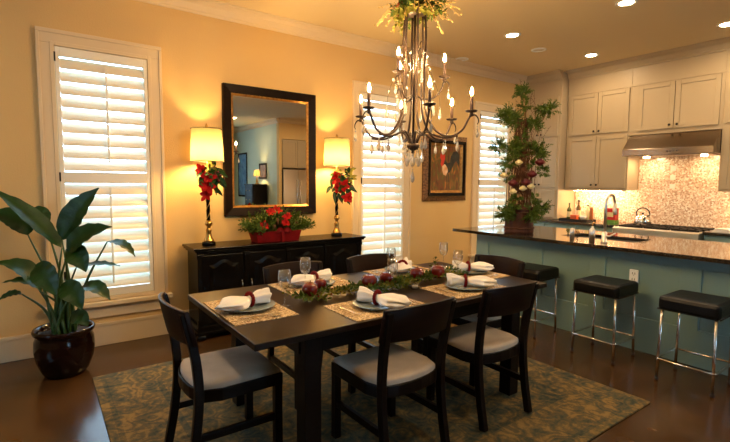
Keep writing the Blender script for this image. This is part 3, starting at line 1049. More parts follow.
# centre, direction the diner faces, napkin angle, glass place, where it is
sets = [
    ((.915, 2.35), (1, 0), R(15), (1.10, 2.285), 'at the table end nearest the potted plant'),
    ((1.53, 1.985), (0, 1), R(112), (1.845, 2.245), 'at the near side place left of the middle'),
    ((2.29, 2.01), (0, 1), R(140), (2.50, 2.28), 'at the near side place closer to the stools'),
    ((2.715, 2.36), (-1, 0), R(150), (2.74, 2.66), 'at the table end by the island'),
    ((2.31, 2.685), (0, -1), R(40), (2.17, 2.655), 'at the far side place before the middle window'),
    ((1.50, 2.665), (0, -1), R(8), (1.40, 2.60), 'at the far side place before the buffet'),
]
first = True
for (c, f, na, g, wh) in sets:
    fx = Vector((f[0], f[1], 0))
    rx = Vector((f[1], -f[0], 0))               # diner's right hand
    rz = math.atan2(fx.y, fx.x) - PI / 2
    zt = TZ
    C0 = Vector((c[0], c[1], 0))
    k = (lambda o: o) if first else (lambda o: copy_tree(o))
    if first:
        nm, np_, nn, nr, nf, nkn, ns, ng = pm, pl, nk, rg, fk, kn, sp, gl
    else:
        nm, np_, nn, nr, nf, nkn, ns, ng = [copy_tree(o) for o in (pm, pl, nk, rg, fk, kn, sp, gl)]
    first = False
    def put(o, d, zz, ang, lb):
        p = C0 + fx * d[1] + rx * d[0]
        o.location = (p.x, p.y, zz); o.rotation_euler.z = ang; o['label'] = lb
    put(nm, (0, .0), zt, rz, 'woven straw placemat ' + wh)
    put(np_, (0, 0), zt + .004, rz, 'blue grey plate under the napkin ' + wh)
    put(nn, (0, 0), zt + .022, na, 'white gathered napkin ' + wh)
    put(nr, (0, 0), zt + .022, na, 'red napkin ring ' + wh)
    put(nf, (-.20, -.01), zt + .004, rz, 'fork left of the plate ' + wh)
    put(nkn, (.185, -.01), zt + .004, rz, 'knife right of the plate ' + wh)
    put(ns, (.222, -.01), zt + .004, rz, 'spoon outside the knife ' + wh)
    ng.location = (g[0], g[1], zt)
    ng['label'] = 'clear stemmed wine glass ' + wh

# centrepiece
t = thing('garland', 'green leafy garland with red berries along the middle of the table', 'garland', (0, 0, TZ))
w = MB()
for i in range(95):
    x = 1.20 + 1.32 * random.random()
    y = 2.32 + random.gauss(0, .045) - .03 * math.sin((x - 1.2) * 4)
    a = random.choice((0, PI)) + random.gauss(0, .55)
    w.sprig((x, y, .018 + .02 * random.random()), (math.cos(a), math.sin(a), random.uniform(0, .35)), random.uniform(.08, .14), 8, .016, .042)
w.sprig((2.36, 2.37, .02), (.1, .1, 1), .13, 10, .022, .05)
w.sprig((2.34, 2.35, .02), (-.3, .2, 1), .10, 9, .022, .05)
w.build('foliage', M['fir'], t)
w = MB()
for i in range(40):
    x = 1.20 + 1.32 * random.random()
    y = 2.31 + random.gauss(0, .05) - .03 * math.sin((x - 1.2) * 4)
    a = random.choice((0, PI)) + random.gauss(0, .6)
    w.sprig((x, y, .015 + .02 * random.random()), (math.cos(a), math.sin(a), random.uniform(.05, .4)), random.uniform(.08, .13), 8, .014, .04)
w.build('pale_foliage', M['lime'], t)
for i in range(45):
    MB().ball((1.28 + 1.15 * random.random(), 2.32 + random.gauss(0, .04), .02 + .025 * random.random()), .007, 6, 4).build('berry', M['red'], t)


def make_apple():
    t = thing('apple', 'x', 'apple', (0, 0, 0), 0, 'red apples in the table garland')
    MB().lathe([(.0, .008), (.012, .003), (.024, .001), (.036, .014), (.043, .036), (.042, .054), (.032, .070), (.016, .075), (.006, .070), (0, .064)], (0, 0, 0), 20).build('fruit', M['apple'], t)
    MB().tube([(0, 0, .062), (.002, .001, .075), (.006, .002, .085)], .0022, 6).build('stem', M['twig'], t)
    return t


ap = make_apple()
for i, (x, y, z_, lb) in enumerate([
    (1.285, 2.33, 0, 'shiny red apple at the left end of the table garland'),
    (1.42, 2.44, 0, 'small red apple just behind the leftmost apple of the garland'),
    (1.70, 2.30, 0, 'red apple standing behind the napkin at the near left place'),
    (1.87, 2.335, 0, 'red apple mid garland, just right of a wine glass'),
    (2.13, 2.32, 0, 'red apple behind the small clear votive glass'),
    (2.31, 2.295, 0, 'red apple at the right end of the table garland'),
]):
    o = ap if i == 0 else copy_tree(ap)
    o.location = (x, y, TZ + .02)
    o.rotation_euler.z = i * 1.3
    o.scale = [(1.12,) * 3, (.95,) * 3, (1.2,) * 3, (1.1,) * 3, (1.18,) * 3, (1.22,) * 3][i]
    o['label'] = lb


def votive(label, x, y):
    t = thing('votive_glass', label, 'votive glass', (x, y, TZ), 0, 'clear votive glasses in the garland')
    MB().lathe([(0, 0), (.022, 0), (.032, .02), (.034, .045), (.031, .045), (.028, .02), (0, .008)], (0, 0, 0), 20).build('cup', M['glass'], t)
    MB().lathe([(0, .009), (.02, .009), (.02, .025), (0, .025)], (0, 0, 0), 14).build('wax', M['tile'], t)


votive('small clear votive glass in the garland before an apple', 1.99, 2.185)

# ------------------------------------------------------------------ buffet and what stands on it
BX0, BX1, BY0, BZ = 1.10, 2.98, 4.10, .862
t = thing('buffet', 'long black buffet with carved panel doors under the mirror', 'sideboard', (2.04, 0, 0))
hw = (BX1 - BX0) / 2
w = MB().box(-hw, hw, BY0, WY - .03, BZ - .022, BZ).box(-hw + .012, hw - .012, BY0 + .012, WY - .03, BZ - .040, BZ - .022).box(-hw + .03, hw - .03, BY0 + .03, WY - .03, BZ - .06, BZ - .040)
w.build('top', M['black'], t, .006)
MB().box(-hw + .05, hw - .05, BY0 + .055, WY - .035, .13, BZ - .06).build('body', M['black'], t)
w = MB().box(-hw + .03, hw - .03, BY0 + .03, WY - .03, .085, .14).box(-hw + .015, hw - .015, BY0 + .015, WY - .03, .06, .09)
w.build('plinth', M['black'], t, .008)
for sx in (-1, 1):
    for y in (BY0 + .06, WY - .08):
        MB().lathe([(.03, 0), (.045, .02), (.045, .04), (.03, .062)], (sx * (hw - .07), y, 0), 14).build('foot', M['black'], t)
for x in (-hw + .06, -.445, 0, .445, hw - .06):
    w = MB().box(x - .022, x + .022, BY0 + .035, BY0 + .06, .14, BZ - .06).box(x - .03, x + .03, BY0 + .028, BY0 + .06, BZ - .10, BZ - .06).box(x - .03, x + .03, BY0 + .028, BY0 + .06, .14, .19)
    w.build('pilaster', M['black'], t, .004)
for i in range(4):
    x0 = -hw + .085 + i * .445 - (.0 if i < 2 else 0)
    x0 = [-hw + .085, -.42, .025, .47][i]
    x1 = [-.47, -.025, .42, hw - .085][i]
    w = MB().box(x0, x1, BY0 + .042, BY0 + .056, .16, .785)
    a = .055
    xm = (x0 + x1) / 2
    def ogee(inset, top):
        l, r_ = x0 + inset, x1 - inset
        pts = [(l, .16 + inset), (r_, .16 + inset)]
        for q in range(13):
            u = q / 12
            xx = r_ + (l - r_) * u
            zz = top - .045 + .045 * math.sin(PI * min(1, max(0, (u - .12) / .76))) ** 1.5
            pts.append((xx, zz))
        return pts
    p1, p2 = ogee(a, .74), ogee(a + .035, .71)
    n = len(p1)
    vs = [(x, BY0 + .042, z_) for x, z_ in p1] + [(x, BY0 + .034, z_) for x, z_ in p2]
    w.add(vs, [(k, (k + 1) % n, n + (k + 1) % n, n + k) for k in range(n)] + [tuple(range(n, 2 * n))])
    d = w.build('door', M['black'], t, .003)
    hx_ = x1 - .022 if i % 2 == 0 else x0 + .022
    h = MB().ball((hx_, BY0 + .036, .52), .009, 8, 5).tube([(hx_, BY0 + .03, .52), (hx_, BY0 + .018, .49), (hx_, BY0 + .02, .45)], [.004, .006, .007], 8)
    h.build('handle', M['chrome'], d)


def make_lamp():
    t = thing('table_lamp', 'x', 'table lamp', (0, 0, 0), 0, 'gold lamps on the buffet')
    MB().lathe([(.062, 0), (.062, .022), (.055, .03), (.05, .03)], (0, 0, 0), 4 * 6).build('plinth', M['black'], t)
    MB().lathe([(.05, .03), (.046, .045), (.028, .075), (.024, .12), (.030, .135), (.018, .155), (.016, .17), (.032, .19), (.034, .205), (.024, .225), (.014, .235)], (0, 0, 0), 20).build('base', M['gold'], t)
    w = MB().tube([(0, 0, .235), (0, 0, .60)], .017, 10)
    w.build('column', M['black'], t)
    w = MB()
    for s in (0, PI):
        w.tube([(.018 * math.cos(s + a * .5), .018 * math.sin(s + a * .5), .235 + .365 * a / 24) for a in range(25)], .0045, 6)
    w.build('spiral_vine', M['gold'], t)
    MB().lathe([(.020, .60), (.024, .61), (.012, .63), (.008, .65), (.008, .80)], (0, 0, 0), 14).build('stem', M['gold'], t)
    r0, r1, z0, z1 = .150, .138, .785, 1.085
    MB().shell([(r0, z0), (r1, z1)], (0, 0, 0), 40).build('shade', M['shade'], t)
    for r_, z_ in ((r0 + .001, z0), (r1 + .001, z1)):
        MB().tube([(r_ * math.cos(2 * PI * k / 36), r_ * math.sin(2 * PI * k / 36), z_) for k in range(37)], .0045, 6).build('shade_trim', M['bronze'], t)
    w = MB().tube([(0, 0, .97), (0, 0, 1.10)], .003, 6)
    for k in range(3):
        g = 2 * PI * k / 3
        w.tube([(0, 0, 1.08), (r1 * math.cos(g), r1 * math.sin(g), 1.08)], .002, 5)
    w.tube([(0, 0, .80), (.04, 0, .85), (.045, 0, .92), (.0, 0, .98)], .002, 5)
    w.build('harp', M['gold'], t)
    MB().lathe([(.006, 1.095), (.016, 1.11), (.010, 1.125), (.003, 1.14)], (0, 0, 0), 12).build('finial', M['gold'], t)
    MB().lathe([(.001, .805), (.012, .82), (.026, .87), (.030, .90), (.02, .925), (.001, .935)], (0, 0, 0), 10).build('bulb', M['lampbulb'], t)
    return t


lp = make_lamp()
lp['label'] = 'gold lamp with cream shade left of the mirror, red bouquet on its stem'
lp.location = (1.30, 4.33, BZ)
l2 = copy_tree(lp, 'gold lamp with cream shade right of the mirror, near the middle window')
l2.location = (2.735, 4.33, BZ)


def petals(w, c, d, r, n=7, wd=.5):
    c, d = Vector(c), Vector(d).normalized()
    o = d.orthogonal().normalized(); o2 = d.cross(o)
    for k in range(n):
        g = 2 * PI * k / n + random.random() * .5
        e = (o * math.cos(g) + o2 * math.sin(g))
        q = e * random.uniform(.75, 1) + d * random.uniform(.1, .5)
        L_ = r * random.uniform(.85, 1.15)
        w.leaf(c, c + q * L_ * .6 + d * .2 * r, c + q * L_, r * wd, d, .15, 5, .5)


def bouquet(label, px0, py0, lampx, lampy, red, seed):
    random.seed(seed)
    c = Vector((lampx, lampy, BZ))
    t = thing('bouquet', label, 'bouquet', c, 0, 'red bouquets tied to the lamps')
    L_ = lambda x, y, o=0: atd(x, y, c, o) - c
    w = MB()
    for (x, y, r, o) in red:
        petals(w, L_(x, y, -.07 - o), (-.45, -.9, .1), r, 6, .62)
    w.build('poinsettia', M['petal'], t)
    w = MB()
    for i in range(16):
        g = random.uniform(0, 2 * PI)
        p = L_(px0 + random.uniform(-3, 11), py0 - 10 + random.uniform(-6, 8), -.05)
        q = Vector((math.cos(g), -.5, math.sin(g)))
        w.leaf(p, p + q * .03 + Vector((0, 0, .01)), p + q * .07, .035, (-.4, -.9, .2), .2, 5)
    w.build('pale_leaves', M['lime'], t)
    w = MB()
    for i in range(34):
        g = random.uniform(0, 2 * PI)
        p = L_(px0 + random.uniform(-9, 9), py0 + random.uniform(-12, 10), -.055)
        q = Vector((math.cos(g), -.4, math.sin(g) * 1.1))
        w.leaf(p, p + q * .05, p + q * .10 + Vector((0, 0, -.03)), .042, (-.5, -.85, .2), .2, 5)
    for i in range(5):
        p = L_(px0 + random.uniform(-4, 6), py0, -.03)
        w.sprig(p, (random.uniform(-1, 1), -.3, random.uniform(-.9, .5)), .12, 7, .012, .03)
    w.build('leaves', M['leaf'], t)
    for i in range(16):
        p = L_(px0 + 4 + random.gauss(0, 4), py0 - 4 + random.gauss(0, 5), -.075)
        MB().ball(p, .012, 7, 5).build('berry', M['ruby'], t)


bouquet('red poinsettia bouquet tied to the lamp left of the mirror', 209, 178, 1.30, 4.33,
        [(202, 171, .075, 0), (207, 186, .085, .01), (206, 195, .065, 0), (209, 178, .07, .02)], 3)
bouquet('red poinsettia bouquet tied to the lamp right of the mirror', 340, 186, 2.735, 4.33,
        [(336, 178, .085, 0), (342, 186, .085, .01), (348, 198, .075, .02), (338, 188, .07, .01)], 5)

# red flower box
random.seed(11)
t = thing('flower_box', 'red oblong box of greenery and poinsettias on the buffet', 'flower box', (1.955, 4.27, BZ))
w = MB()
def ring_(hx, hy, z_): return [(-hx, -hy, z_), (hx, -hy, z_), (hx, hy, z_), (-hx, hy, z_)]
vs = ring_(.225, .085, 0) + ring_(.25, .105, .11) + ring_(.24, .095, .11) + ring_(.235, .09, .08)
fs = [(3, 2, 1, 0), (12, 13, 14, 15)] + [(a * 4 + k, a * 4 + (k + 1) % 4, a * 4 + 4 + (k + 1) % 4, a * 4 + 4 + k) for a in range(3) for k in range(4)]
w.add(vs, fs)
w.build('box', M['red'], t, .004)
w = MB().box(.02, .05, -.112, -.088, .0, .11)
w.leaf((.035, -.11, .10), (-.01, -.14, .15), (-.05, -.12, .09), .05, (0, -1, .2)).leaf((.035, -.11, .10), (.08, -.14, .15), (.12, -.12, .09), .05, (0, -1, .2))
w.build('ribbon', M['red'], t)
w = MB()
for i in range(210):
    x, y = random.uniform(-.22, .22), random.uniform(-.09, .06)
    d = (x * 2.6 + random.gauss(0, .4), random.gauss(-.15, .35), random.uniform(.5, 1.5))
    w.sprig((x, y, .09), d, random.uniform(.14, .30) * (1 - 1.1 * abs(x)), 13, .018, .055)
for i in range(26):
    s = random.choice((-1, 1))
    w.sprig((s * .20, -.05, .12), (s, random.uniform(-.5, .2), random.uniform(.0, .7)), random.uniform(.15, .24), 13, .014, .05)
w.build('foliage', M['fir'], t)
w = MB()
for x, y, z_ in ((-.10, -.10, .30), (.07, -.13, .25), (.05, -.14, .19), (-.17, -.12, .17), (-.02, -.08, .31)):
    p = Vector((x, y, z_))
    w = MB(); petals(w, p, (-.3, -.9, .5), .055, 7, .5); w.build('poinsettia', M['petal'], t)
for i in range(10):
    p = Vector((random.uniform(-.2, .2), random.uniform(-.13, -.06), random.uniform(.14, .22)))
    MB().ball(p, .02, 8, 6, 1.3).build('pine_cone', M['twig'], t)

# mirror
MX0, MX1, MZ0, MZ1 = 1.518, 2.562, 1.11, 2.432
t = thing('mirror', 'large wall mirror in a wide dark frame above the buffet', 'mirror', ((MX0 + MX1) / 2, WY - .001, (MZ0 + MZ1) / 2))


def pframe(parent, name, hx, hz, w_, d0, d1, m, bev=.004):
    """picture frame, w_ wide, its front from d0 (outer edge) to d1 (inner edge) before the wall"""
    prof = [(0, 0), (0, -d0), (w_, -d1), (w_, 0)]
    vs, fs = [], []
    for sx, sz in ((-1, -1), (1, -1), (1, 1), (-1, 1)):
        for u, y in prof:
            vs.append((sx * (hx - u), y, sz * (hz - u)))
    for c in range(4):
        a, b = c * 4, ((c + 1) % 4) * 4
        for k in range(3):
            fs.append((a + k, b + k, b + k + 1, a + k + 1))
        fs.append((a + 3, b + 3, b, a))
    return MB().add(vs, fs).build(name, m, parent, bev)


hx, hz = (MX1 - MX0) / 2, (MZ1 - MZ0) / 2
pframe(t, 'frame', hx, hz, .088, .05, .03, M['frame'])
pframe(t, 'gilt_liner', hx - .086, hz - .086, .022, .034, .020, M['gilt'], .002)
MB().box(-hx + .10, hx - .10, -.016, -.010, -hz + .10, hz - .10).build('glass', M['silver'], t)

# rooster painting
t = thing('painting', 'framed dark rooster painting between the two right shuttered windows', 'painting', (4.665, WY - .001, 1.675))
hx, hz = .43, .455
pframe(t, 'outer_frame', hx, hz, .075, .02, .05, M['carved'], .003)
pframe(t, 'black_frame', hx - .07, hz - .07, .045, .065, .05, M['black'], .003)
pframe(t, 'gilt_liner', hx - .112, hz - .112, .036, .05, .03, M['gilt'], .003)
MB().box(-hx + .143, hx - .143, -.026, -.018, -hz + .143, hz - .143).build('canvas', M['canvas'], t)


def blob(pts, y=-.0275):
    return MB().add([(x * 1.25, y, z_ * 1.25 + .01) for x, z_ in pts], [tuple(range(len(pts)))])


dark = mat('black_plumage', (.008, .008, .010), .5, c2=(.03, .035, .03), nscale=20)
w = blob([(-.06, .10), (-.03, .10), (.02, .05), (.06, .06), (.10, .05), (.10, .0), (.06, -.05), (.0, -.08), (-.04, -.05), (-.06, .0), (-.07, .05)])
tail = blob([(.06, .05), (.07, .12), (.11, .18), (.17, .19), (.21, .15), (.215, .07), (.20, .01), (.185, .05), (.16, .08), (.13, .05), (.10, .0)], -.0278)
w.add(tail.v, tail.f)
for x in (.0, .045):
    w.add([(x, -.0276, -.08), (x + .014, -.0276, -.08), (x + .01, -.0276, -.19), (x, -.0276, -.19)], [(0, 1, 2, 3)])
w.build('rooster_body', dark, t)
blob([(-.06, .02), (-.02, .04), (.02, .0), (.03, -.04), (.0, -.09), (-.04, -.08), (-.06, -.03)], -.0282).build('rooster_breast', mat('cream_plumage', (.80, .62, .42), .5, c2=(.55, .20, .05), nscale=18), t)
blob([(-.10, .11), (-.09, .16), (-.065, .135), (-.055, .17), (-.045, .135), (-.02, .15), (-.02, .10), (-.04, .04), (-.07, .0), (-.09, .04), (-.075, .08)], -.0285).build('rooster_comb', mat('red_comb', (.50, .025, .012), .5), t)

# ------------------------------------------------------------------ potted plant
random.seed(21)
PC = Vector((.118, 4.03, 0))
t = thing('potted_plant', 'big leafy bird of paradise plant in a dark glazed pot', 'plant', PC)
MB().lathe([(0, 0), (.125, 0), (.15, .03), (.185, .12), (.197, .20), (.193, .27), (.180, .305), (.182, .315), (.198, .325), (.203, .345), (.196, .358), (.182, .352), (.174, .33), (.166, .30), (0, .30)], (0, 0, 0), 40).build('pot', M['glaze'], t)
MB().lathe([(0, .32), (.1, .325), (.170, .312), (.170, .303), (0, .303)], (0, 0, 0), 24).build('soil', M['soil'], t)
vn = -fw


def pp(x, y, o=0):
    return atd(x, y, PC + Vector((0, 0, .8)), o) - PC


# root, blade base, mid, tip, width, normal tilt, depth offsets
leaves = [
    # (root px, blade base, blade mid, tip, width m, depth base, depth tip, normal)
    ((60, 322), (62, 240), (72, 212), (99, 188), .165, .0, -.02, (-.35, -.65, .35)),
    ((56, 322), (62, 248), (30, 212), (-6, 190), .125, -.02, -.12, (.45, -.8, .35)),
    ((50, 322), (28, 235), (22, 214), (-12, 212), .150, .05, .0, (.1, -.9, .5)),
    ((57, 322), (46, 225), (42, 208), (30, 210), .10, .10, .12, (.2, -.9, .3)),
    ((64, 322), (68, 252), (80, 232), (112, 227), .155, -.06, -.10, (-.1, -.8, .75)),
    ((66, 322), (107, 242), (124, 240), (135, 257), .085, .02, -.02, (.2, -.5, .8)),
    ((66, 322), (76, 268), (96, 262), (120, 266), .085, -.02, -.06, (0, -.25, 1)),
    ((50, 322), (38, 288), (28, 262), (-4, 263), .150, -.05, -.16, (.25, -.55, .8)),
    ((49, 322), (42, 292), (30, 276), (2, 283), .10, -.10, -.20, (.1, -.3, .9)),
    ((52, 322), (35, 266), (46, 272), (56, 296), .150, -.14, -.20, (-.25, -.95, .2)),
    ((62, 322), (66, 250), (80, 252), (86, 272), .140, -.05, -.12, (-.3, -.9, .3)),
    ((60, 322), (60, 288), (74, 286), (82, 310), .135, -.16, -.22, (-.3, -.9, .5)),
    ((68, 322), (80, 288), (96, 282), (110, 300), .12, -.02, -.05, (-.1, -.4, .9)),
    ((66, 324), (70, 322), (80, 312), (88, 326), .11, -.16, -.22, (-.2, -.8, .6)),
    ((46, 324), (22, 294), (12, 290), (-4, 302), .05, -.05, -.12, (.2, -.6, .8)),
]
for k, (rp_, b_, m_, tp, wd, o0, o1, nrm) in enumerate(leaves):
    a = k * 2.4
    root = Vector((.07 * math.cos(a), .06 * math.sin(a) - .02, .318))
    rp3 = pp(*rp_, o0 * .5)
    base = pp(*b_, o0)
    midp = pp(*m_, (o0 + o1) / 2 - .02)
    tipp = pp(*tp, o1)
    mids = root.lerp(base, .5) + Vector((root.x - base.x, root.y - base.y, 0)) * .12 + Vector((0, 0, .03))
    thick = base.z > .6
    st_ = MB().tube(smooth_path([root, mids, base], 6), [.014 - .009 * i / 12 if thick else .009 - .005 * i / 12 for i in range(13)], 8)
    lf = MB().leaf(base, midp, tipp, wd * 1.13, nrm, .28, 18, .42, .0045).build('leaf', M['leaf'], t)
    lf.data.materials[0] = M['leaf']
    st_.build('stalk', M['stalk'], lf)
w = MB()
for k in range(7):
    a = k * .9
    w.tube([(.05 * math.cos(a), .045 * math.sin(a), .31), (.04 * math.cos(a), .04 * math.sin(a), .5), (.035 * math.cos(a) + .01, .03 * math.sin(a), .72)], [.022, .018, .009], 8)
w.build('stem_cluster', M['stalk'], t)

# ------------------------------------------------------------------ chandelier
random.seed(31)
CX, CY = 2.07, 2.315
t = thing('chandelier', 'bronze two tier candle chandelier with hanging crystals above the table', 'chandelier', (CX, CY, 0))
va = math.atan2(-CY, -CX)          # bearing of the viewer from the chandelier


def pol(r, a, z_):                  # a measured from the viewer, positive to the viewer's right
    g = va + a
    return Vector((r * math.cos(g), r * math.sin(g), z_))


MB().lathe([(.0, 1.655), (.012, 1.66), (.010, 1.675), (.03, 1.685), (.042, 1.70), (.042, 1.715), (.03, 1.725), (.016, 1.735), (.012, 1.76)], (0, 0, 0), 20).build('hub', M['bronze'], t)
w = MB().tube([(0, 0, 1.75), (0, 0, 2.62)], .008, 8)
w.build('centre_rod', M['bronze'], t)
MB().lathe([(.02, 2.56), (.08, 2.57), (.088, 2.585), (.08, 2.60), (.02, 2.61)], (0, 0, 0), 20).build('crown_plate', M['bronze'], t)
w = MB()
z_ = 2.61
while z_ < CZ - .05:
    w.tube([(.012 * math.cos(g), 0, z_ + .02 + .02 * math.sin(g)) if int(z_ * 100) % 8 < 4 else (0, .012 * math.cos(g), z_ + .02 + .02 * math.sin(g)) for g in [2 * PI * k / 10 for k in range(11)]], .0028, 6)
    z_ += .034
w.tube([(0, 0, 2.6), (0, 0, CZ - .03)], .0025, 6)
w.build('chain', M['bronze'], t)
MB().lathe([(.065, 0), (.065, -.012), (.03, -.03), (.012, -.04)], (0, 0, CZ), 20).build('ceiling_canopy', M['bronze'], t)


def crystal(parent, p, L_=.055, r=.014):
    w = MB()
    w.tube([p, p + Vector((0, 0, -.012))], .0012, 4)
    w.ball(p + Vector((0, 0, -.016)), .006, 6, 4)
    q = p + Vector((0, 0, -.022))
    w.lathe([(.001, 0), (r * .35, -L_ * .15), (r, -L_ * .62), (r * .7, -L_ * .85), (.001, -L_)], q, 6, 1, .55, False)
    return w.build('crystal', M['crystal'], parent)


def candle(arm, p, h):
    c = MB().lathe([(.008, -.03), (.014, -.012), (.010, -.004), (.034, 0), (.040, .008), (.037, .010), (.012, .006)], p, 18).build('drip_cup', M['bronze'], arm)
    MB().lathe([(.0105, .006), (.0105, h), (.008, h + .003)], p, 12).build('candle_sleeve', M['sleeve'], arm)
    MB().lathe([(.002, h), (.008, h + .010), (.0105, h + .022), (.006, h + .040), (.001, h + .055)], p, 8).build('candle_bulb', M['candle'], arm)
    return c


OFF = R(14)
for k in range(6):
    a = OFF + k * PI / 3
    ctrl = [pol(.070, a, 2.585), pol(.078, a, 2.35), pol(.070, a, 2.12), pol(.085, a, 1.93), pol(.155, a, 1.805), pol(.25, a, 1.765), pol(.325, a, 1.80), pol(.362, a, 1.865), pol(.38, a, 1.895)]
    w = MB().tube(smooth_path(ctrl, 5), .0075, 8)
    w.tube(smooth_path([pol(.375, a, 1.885), pol(.405, a, 1.895), pol(.425, a, 1.875), pol(.43, a, 1.85), pol(.422, a, 1.835)], 4), [.006 - .0002 * i for i in range(17)], 6)
    w.tube(smooth_path([pol(.02, a, 1.712), pol(.05, a, 1.78), pol(.09, a, 1.80), pol(.15, a, 1.775), pol(.22, a, 1.757), pol(.30, a, 1.765)], 5), [.0085 - .0001 * i for i in range(26)], 8)
    arm = w.build('arm', M['bronze'], t)
    candle(arm, pol(.383, a, 1.915), .10)
    crystal(arm, pol(.423, a, 1.835), .065, .015)
    crystal(arm, pol(.30, a, 1.757), .075, .020)
    crystal(arm, pol(.22, a, 1.748), .065, .017)
for k in range(3):
    a = R(-30) + k * 2 * PI / 3
    w = MB().tube(smooth_path([pol(.02, a, 2.04), pol(.06, a, 2.02), pol(.12, a, 2.02), pol(.175, a, 2.07), pol(.197, a, 2.13)], 5), .0065, 8)
    w.tube(smooth_path([pol(.19, a, 2.11), pol(.215, a, 2.13), pol(.232, a, 2.11), pol(.228, a, 2.09)], 4), .0045, 6)
    arm = w.build('upper_arm', M['bronze'], t)
    candle(arm, pol(.20, a, 2.155), .10)
    crystal(arm, pol(.228, a, 2.09), .055)
    crystal(arm, pol(.12, a, 2.012), .05)
    b = a + PI / 3
    w = MB().tube(smooth_path([pol(.03, b, 2.20), pol(.05, b, 2.33), pol(.09, b, 2.37), pol(.115, b, 2.33), pol(.10, b, 2.26)], 5), .004, 6)
    sc = w.build('crystal_hook', M['bronze'], t)
    for q in range(4):
        MB().ball(pol(.10, b, 2.255 - q * .016), .0075, 6, 4).build('bead', M['crystal'], sc)
    crystal(sc, pol(.10, b, 2.19), .06, .016)
for k in range(6):
    a = OFF + (k + .5) * PI / 3
    w = MB()
    n_ = 9
    pts = [pol(.082 + .10 * math.sin(PI * q / n_ * .5) ** 2, a, 2.34 - .36 * (q / n_)) for q in range(n_ + 1)]
    w.tube(pts, .001, 4)
    st_ = w.build('crystal_string', M['bronze'], t)
    for q in range(1, n_, 2):
        MB().ball(pts[q], .009, 6, 5, 1.3).build('bead', M['crystal'], st_)
    crystal(st_, pts[-1], .075, .017)
for k in range(12):
    a = k * PI / 6 + .1
    p = pol(.062 if k % 2 else .045, a, 1.69 if k % 2 else 1.665)
    crystal(t, p, .075, .018)
w = MB()
for k in range(12):
    a = k * PI / 6 + .1
    w.tube([pol(.03, a, 1.70), pol(.06 if k % 2 else .045, a, 1.692 if k % 2 else 1.668)], .002, 4)
w.build('crystal_ring', M['bronze'], t)
for q in range(4):
    MB().ball((0, 0, 1.645 - q * .020), .009, 6, 5).build('bead', M['crystal'], t)
crystal(t, Vector((0, 0, 1.565)), .085, .020)

t = thing('flower_spray', 'spray of greenery, gold twigs and red flowers atop the chandelier', 'flower arrangement', (CX, CY, 2.60))
w = MB()
for i in range(120):
    a = random.uniform(0, 2 * PI)
    d = (math.cos(a), math.sin(a), random.uniform(-.55, 1.1))
    w.sprig((.04 * math.cos(a), .04 * math.sin(a), random.uniform(.01, .08)), d, random.uniform(.10, .19), 9, .020, .05)
w.build('greenery', M['fir'], t)
w = MB()
for i in range(30):
    a = random.uniform(0, 2 * PI)
    d = (math.cos(a), math.sin(a), random.uniform(-1.5, -.3))
    w.sprig((.05 * math.cos(a), .05 * math.sin(a), random.uniform(-.01, .05)), d, random.uniform(.09, .16), 8, .022, .05)
w.build('pale_leaves', M['lime'], t)
w = MB()
for i in range(26):
    a = random.uniform(0, 2 * PI)
    L_ = random.uniform(.12, .25)
    e = Vector((math.cos(a), math.sin(a), 0))
    p = [e * .05, e * (.05 + L_ * .5) + Vector((0, 0, random.uniform(.0, .05))), e * (.05 + L_) + Vector((0, 0, random.uniform(-.12, .0)))]
    w.tube(smooth_path(p, 4), .0018, 4)
    for q in range(5):
        w.ball(p[1].lerp(p[2], q / 4) + Vector((random.gauss(0, .006), random.gauss(0, .006), random.gauss(0, .006))), .005, 5, 4)
w.build('gold_twigs', M['goldtwig'], t)
w = MB()
for a, z_ in ((-.35, .06), (2.2, .05), (4.2, .02), (1.35, -.02), (3.2, .12)):
    p = Vector((.10 * math.cos(a + va), .10 * math.sin(a + va), z_))
    petals(w, p, (math.cos(a + va), math.sin(a + va), .3), .06, 7, .6)
w.build('red_flowers', M['petal'], t)

# ------------------------------------------------------------------ twig topiary on the island
random.seed(41)
TC = Vector((4.33, 3.06, .92))
t = thing('topiary', 'tall twig topiary with evergreen sprigs and dark roses in a bark pot', 'floral topiary', TC)
MB().lathe([(0, 0), (.150, 0), (.158, .02), (.152, .04), (.150, .20), (.158, .26), (.166, .285), (.155, .29), (.145, .26), (0, .25)], (0, 0, 0), 28).build('pot', M['bark'], t)
w = MB()
for z_ in (.06, .23):
    w.tube([(.157 * math.cos(2 * PI * k / 28), .157 * math.sin(2 * PI * k / 28), z_ + .004 * math.sin(k * 2.1)) for k in range(29)], .008, 6)
w.build('twig_band', M['twig'], t)


def tp(x, y, o=0):
    return atd(x, y, TC + Vector((0, 0, .6)), o) - TC


w = MB()
for i in range(64):
    a = random.uniform(0, 2 * PI)
    r0 = random.uniform(.06, .15)
    h = random.uniform(.45, .95)
    k1, k2 = random.uniform(.7, 1.1), random.uniform(.15, .9)
    p = Vector((r0 * math.cos(a), r0 * math.sin(a), .25))
    q1 = Vector((r0 * k1 * math.cos(a + .3), r0 * k1 * math.sin(a + .3), .25 + h * .35))
    q2 = Vector((r0 * k1 * math.cos(a + .1), r0 * .95 * math.sin(a + .1), .25 + h * .65))
    s_ = Vector((r0 * k2 * math.cos(a + .7), r0 * k2 * math.sin(a + .7), .25 + h))
    w.tube(smooth_path([p, q1, q2, s_], 3), [.0042 - .0003 * k for k in range(10)], 4)
for i in range(26):
    a = random.uniform(0, 2 * PI)
    r0 = random.uniform(.02, .06)
    pts = [Vector((r0 * math.cos(a + k * .8) + random.gauss(0, .012), r0 * math.sin(a + k * .8) + random.gauss(0, .012), .45 + k * .16)) for k in range(6)]
    w.tube(smooth_path(pts, 3), .0042, 4)
